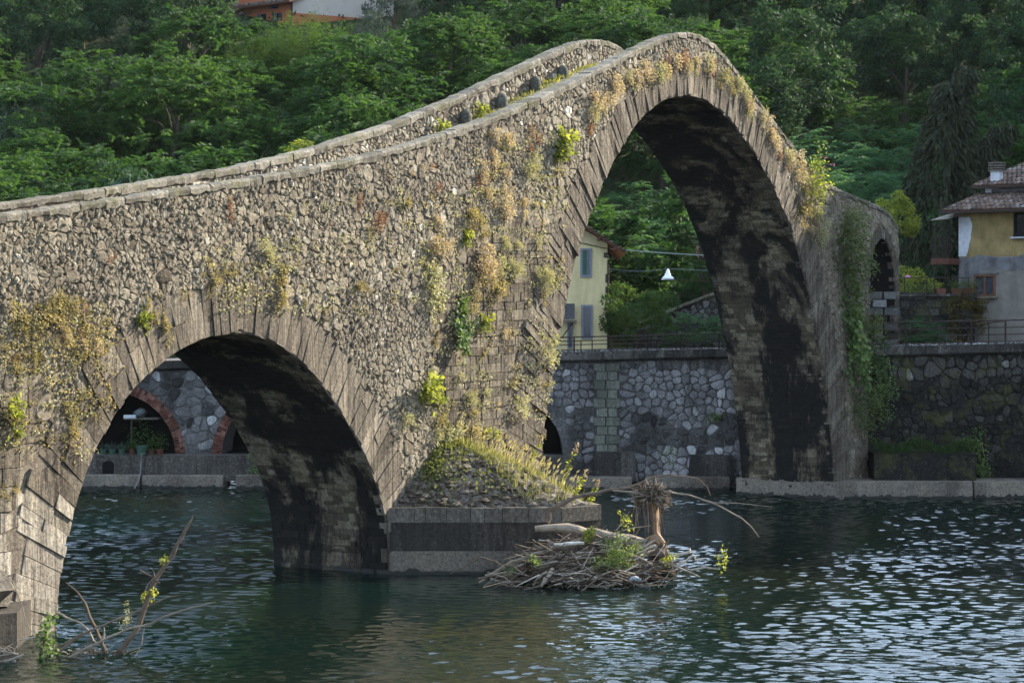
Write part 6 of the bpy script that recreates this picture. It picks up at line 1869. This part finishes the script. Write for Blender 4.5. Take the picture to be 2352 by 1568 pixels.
leafbush('weed_sprig', 'dim green sprig at the left foot of the heap', 455, 785, 45, 35, 80, 61.2, W_IVY, .1, .04, seed=5)
leafbush('willow_sprig', 'thin upright sprig between log and root stump', 1275, 410, 50, 70, 80, 62.6, W_GRN, .1, .05, seed=6)
branch('bare_branch', 'forked twig carrying the upright sprig behind the log', 'branch', [(1200, 490), (1250, 430), (1300, 350)], [.02, .016, .008], 62.6, M_WOOD, .7, dbv)
branch('bare_branch', 'thin pale stick crossing behind the log to the root stump', 'branch', [(1210, 500), (1330, 470), (1450, 455)], [.018, .016, .012], 62.7, M_WOOD, .8, dbv)
leafbush('weed_sprig', 'green sprig at the right end of the heap under the forked branch', 1600, 690, 50, 45, 90, 61.0, W_GRN, .09, .05, seed=7)
branch('foam_block', 'white crumpled litter floating at the right front of the heap', 'litter', [(1300, 850), (1340, 835), (1385, 850)], [.05, .07, .04], 60.4, M_CABLE, .5, dbv, 7, jit=.3)

# ------------------------------------------------------------------ dead branches standing in the water, lower left
def lfv(x, y): return x * .26763, 1148.4 + y * .26763
YB_ = 48.4
bb = thing('dead_branch', 'tallest dead branch leaning right out of the water at lower left', 'branch', at(*lfv(980, 1350), YB_))
branch('stem', None, None, [(960, 1385), (1080, 1232), (1180, 1090), (1250, 900), (1290, 772), (1380, 612), (1480, 470), (1540, 350), (1610, 222), (1655, 130)], [.062, .06, .058, .055, .05, .05, .048, .04, .036, .012], YB_, M_WOOD, .42, lfv, 8, bb)
lv = Leaves(); rg = np.random.default_rng(55)
for cx, cy, r, n in ((1405, 515, 26, 22), (1300, 790, 50, 34), (1235, 820, 26, 18)):
    c = np.array(at(*lfv(cx, cy), YB_ - .05) - at(*lfv(980, 1350), YB_)); P = c + rg.normal(0, r * .26763 / 5000 * YB_ * .6, (n, 3))
    V, F = leaf_quads(P, rg.normal(0, 1, (n, 3)) - np.array([0, 0, .3]), rg.normal(0, 1, (n, 3)), .085, .065); lv.add(V, F, rg.uniform(.5, 1, n))
link('leaves', lv.mesh('leaves', W_GRN), bb)
D = [('dead branch left of the tallest one, bent upright', [(565, 705), (660, 782), (730, 882), (770, 1000), (840, 1150), (890, 1262), (915, 1390)], [.012, .025, .035, .04, .048, .05, .05], .3),
     ('pale curved branch bending down into the water at lower left', [(500, 962), (560, 1000), (700, 1060), (770, 1122), (800, 1202), (828, 1222)], [.03, .03, .03, .028, .026, .02], .75),
     ('short crooked root under the pale curved branch', [(785, 1190), (775, 1280), (800, 1345), (785, 1400)], [.026, .024, .022, .02], .5),
     ('long thin branch slanting up to the right, lower of two', [(470, 1410), (700, 1292), (900, 1190), (1100, 1102), (1290, 1060), (1420, 992), (1640, 922), (1850, 872)], [.036, .035, .033, .03, .027, .024, .018, .01], .66),
     ('long thin branch slanting up to the right, upper of two', [(440, 1345), (620, 1210), (760, 1122), (950, 1042), (1180, 950), (1330, 882), (1430, 832), (1550, 812)], [.03, .03, .028, .024, .02, .016, .013, .008], .55),
     ('greenish stick beside the climbing plant', [(470, 1290), (600, 1200), (720, 1130)], [.024, .024, .016], .5),
     ('thin upright pale stick rising between two dead branches', [(880, 1215), (895, 1150), (893, 1090)], [.026, .022, .01], .8),
     ('short brown stick hanging behind the tallest branch', [(1200, 600), (1290, 650), (1370, 710)], [.024, .024, .018], .12),
     ('thin looping twig touching the tallest branch', [(1290, 575), (1315, 600), (1330, 655), (1270, 720), (1240, 790)], [.01, .01, .012, .01, .008], .6),
     ('white weathered stick floating at the foot of the branches', [(445, 1358), (510, 1338), (590, 1330)], [.03, .035, .02], 1.0),
     ('dark soaked driftwood with a knob floating near the block', [(160, 1432), (220, 1415), (275, 1385), (290, 1370)], [.05, .09, .08, .05], .0),
     ('bare twig curving up from the water right of the tallest branch', [(1170, 1320), (1215, 1240), (1225, 1150), (1240, 1090)], [.012, .012, .01, .006], .75),
     ('pale twig lying along the water right of the branches', [(1040, 1345), (1090, 1300), (1190, 1265)], [.014, .014, .01], .8),
     ('long thin root hanging over the pier block', [(0, 600), (110, 700), (170, 850), (220, 1030), (300, 1170)], [.014, .013, .011, .009, .006], .7),
     ('pale stick lying at the foot of the left pier', [(165, 1200), (250, 1182), (340, 1160)], [.016, .018, .012], .9)]
for lb, pts, rad, tn in D:
    branch('dead_branch', lb, 'branch', pts, rad, YB_ + random.uniform(-.25, .25) if 'pier' not in lb else 49.0, M_WOOD, tn, lfv)
m = MB()
for _ in range(110):
    x, y = random.choice(((random.gauss(780, 160), random.uniform(1280, 1390)), (random.uniform(0, 150), random.uniform(1260, 1420))))
    p = at(*lfv(x, y), 48.6 if x > 200 else 48.0); p.z = max(.02, p.z); an = random.uniform(-.6, 1.4); L = random.uniform(.1, .4); d = Vector((math.cos(an), random.uniform(-.3, .3), math.sin(an)))
    m.tube([p - d * L * .5, p + Vector((0, 0, random.uniform(0, .03))), p + d * L * .5], [.010, .008, .004], 4, random.random())
for _ in range(9):
    p = at(*lfv(random.uniform(0, 110), random.uniform(1300, 1400)), 47.6); p.z = max(.03, p.z); d = Vector((1, .2, random.uniform(-.3, .4))) * random.uniform(.3, .6)
    m.tube([p - d * .5, p + d * .5], [.03, .02], 6, random.uniform(.4, .9))
o = m.build('twig_litter', M_WOOD, base=tuple(at(210, 1510, 48.4))); o['kind'] = 'stuff'
# climbing plant on a stake
cp = thing('climbing_plant', 'leafy green climber on a stake in the water at lower left', 'plant', at(*lfv(345, 1470), 47.9))
branch('stake', None, None, [(345, 1475), (355, 1300), (410, 1110), (450, 1000), (500, 965)], [.05, .035, .02, .015, .01], 47.9, M_WOOD, .3, lfv, 6, cp)
lv = Leaves(); n = 250; k = rg.beta(1.2, 1.6, n)
U = np.interp(k, [0, .35, .7, 1], [400, 395, 405, 460]) + rg.normal(0, 1, n) * np.interp(k, [0, .4, .75, 1], [34, 48, 28, 26]); Vv = np.interp(k, [0, 1], [1455, 920]) + rg.normal(0, 14, n)
B0 = at(*lfv(345, 1470), 47.9)
P = np.array([at(*lfv(a, b), 47.9 + rg.normal(0, .12)) - B0 for a, b in zip(U, Vv)])
V, F = leaf_quads(P, rg.normal(0, .6, (n, 3)) - np.array([0, .3, .8]), rg.normal(0, .6, (n, 3)) + np.array([.3, -.2, .7]), rg.uniform(.07, .13, n), .095); lv.add(V, F, np.where(k < .08, .95, rg.uniform(0, .75, n)))
link('leaves', lv.mesh('leaves', leaf_mat('climber leaves', [(0, (0.05, 0.09, 0.03)), (.6, (0.10, 0.16, 0.045)), (1, (0.30, 0.42, 0.03))], .4, 1.4, .05, .5)), cp)
leafbush('fine_sprig', 'grey fine leaved sprig behind the tallest dead branch', 1095, 1010, 45, 90, 170, 48.9, W_PAL, .05, .018, lfv, .26763, 21)

# ------------------------------------------------------------------ things under the brick arches
M_POT = plain('terracotta pot', (0.12, 0.052, 0.034), .85, .2, .2)
M_GPOT = plain('green glazed pot', (0.05, 0.10, 0.07), .4, .4, .2)
pots = [(238, .16, .0, 'spiky aloe in a dark pot, leftmost on the ledge under the brick arch', 0), (258, .17, 0, 'spiky aloe in a dark pot, second from the left on the ledge', 0), (280, .16, 0, 'low spiky plant in a small pot left of the tall green pot', 0), (303, .12, 0, 'tiny terracotta pot beside the arch post', 1), (326, .27, .3, 'bushy plant in a large green pot on the ledge', 2), (348, .13, .05, 'small terracotta pot right of the green pot', 1), (367, .16, .15, 'rounded leafy plant in a pot, rightmost on the ledge', 1)]
for i, (u, r, hh_, lb, kd) in enumerate(pots):
    c = at(u, 1043, 97.75); c.z = 1.455
    t = thing('potted_plant', lb, 'potted plant', c, 'pots on the ledge under the brick arch')
    m = MB(); H = .26 if kd != 2 else .42; sg = 9; vs = []; fs = []
    for z, k in ((0, .7), (H * .85, 1), (H * .85, 1.12), (H, 1.12), (H, .9), (H * .8, .88)):
        for q in range(sg): an = 2 * math.pi * q / sg; vs.append((r * k * math.cos(an), r * k * math.sin(an), z))
    for l in range(5):
        for q in range(sg): fs.append((l * sg + q, l * sg + (q + 1) % sg, (l + 1) * sg + (q + 1) % sg, (l + 1) * sg + q))
    fs.append(tuple(range(5 * sg, 6 * sg)))
    m.add(vs, fs); link('pot', m.mesh('pot', (M_GPOT, M_POT, M_GPOT)[kd]), t)
    lv = Leaves(); rg = np.random.default_rng(300 + i); n = 40 if kd == 0 else 160
    if kd == 0:
        V, F = leaf_quads(np.repeat([[0, 0, H]], n, 0), rg.normal(0, 1, (n, 3)) * np.array([1, 1, .3]) + np.array([0, 0, .7]), rg.normal(0, 1, (n, 3)), rg.uniform(.25, .45, n), .06)
    else:
        P = rg.normal(0, 1, (n, 3)) * np.array([r * 1.1, r * .9, .14 + hh_ * .5]) + np.array([0, 0, H + .15 + hh_])
        V, F = leaf_quads(P, rg.normal(0, 1, (n, 3)), rg.normal(0, 1, (n, 3)), .13, .06)
    lv.add(V, F, rg.uniform(0, 1, n)); link('leaves', lv.mesh('leaves', L_OLV if kd == 0 else L_SHR), t)
sf = thing('shelf', 'rough board shelf on a post inside the left brick arch', 'shelf', at(325, 962, 98.9))
bx('board', at(287, 0, 99).x, at(366, 0, 99).x, 98.6, 99.6, 3.0, 3.06, M_CONC2, sf)
m = MB(); m.tube([at(302, 965, 98.7), at(302, 1040, 98.7)], .04, 6); m.build('post', M_BARK, sf)
m = MB(); m.box(at(299, 957, 98.75) + Vector((0, 0, .02)), (.55, .3, .14)); tag(m.build('box', M_WHITE, base=tuple(at(299, 957, 98.75))), 'flat white box on the front edge of the board shelf', 'box')
m = MB(); boulder(m, at(322, 948, 98.9), .3, .5, .8, 8); tag(m.build('glass_jar', plain('cloudy plastic', (0.06, 0.075, 0.075), .4, .4, .4), base=tuple(at(322, 948, 98.9)), smooth=True), 'cloudy grey container standing on the board shelf', 'container')
m = MB(); m.tube([at(333, 1041, 97.5), at(326, 1042, 97.35), at(324, 1065, 97.3), at(322, 1090, 97.2), at(318, 1103, 96.95), at(309, 1121, 96.8)], .03, 6); tag(m.build('hose', plain('grey hose', (0.2, 0.19, 0.19), .6, .3, .1), base=tuple(at(324, 1065, 97.3))), 'grey hose hanging from the pot ledge over the bank footing', 'hose')
m = MB()
a, b = at(235, 1088, 97.5), at(262, 1058, 97.5); cx = (a.x + b.x) / 2; hw = (b.x - a.x) / 2
m.add([(a.x, 97.5, a.z), (b.x, 97.5, a.z)] + [(cx + hw * math.cos(q), 97.5, b.z - hw * .6 + hw * .6 * math.sin(q)) for q in np.linspace(0, math.pi, 9)], [tuple(range(11))])
m.build('niche_shade_plate', M_DARK, bank)  # flat dark plate on the ledge wall, painting the shade of a hole
# terrace pots and flowers on the garden wall
for i, (x, lb) in enumerate(((19.45, 'terracotta trough with leafy plant, left of the awning post'), (20.15, 'terracotta trough with leafy plant, between awning post and white corner'), (20.65, 'small terracotta pot at the foot of the ochre house corner'))):
    t = thing('planter', lb, 'planter', (x, 98.75, 8.68))
    m = MB(); prism([(-.2, -.13), (.2, -.13), (.2, .13), (-.2, .13)], 0, .26, m, .5, -.12); link('trough', m.mesh('trough', M_POT), t)
    link('leaves', PT['grn'][0] if i == 0 else shm[0], t, (0, .1, .4)).scale = (.55, .5, .35)
for i, (x, lb) in enumerate(((17.9, 'low green flower bed plant with a pink bloom on the garden wall'), (18.6, 'low green plant in the middle of the garden wall top'), (19.0, 'low green plant next to the terracotta troughs'))):
    o = link('terrace_plant', shm[1], None, (x, 99.1, 8.95)); o.scale = (.5, .5, .38); tag(o, lb, 'plant')
m = MB(); boulder(m, (17.95, 98.8, 9.45), .12, .5, .7, 7); tag(m.build('pink_flower', plain('pink hydrangea', (0.6, 0.2, 0.5), .8, .2, .2), base=(17.95, 98.8, 9.45)), 'single pink flower head above the garden wall by the bridge', 'flower')
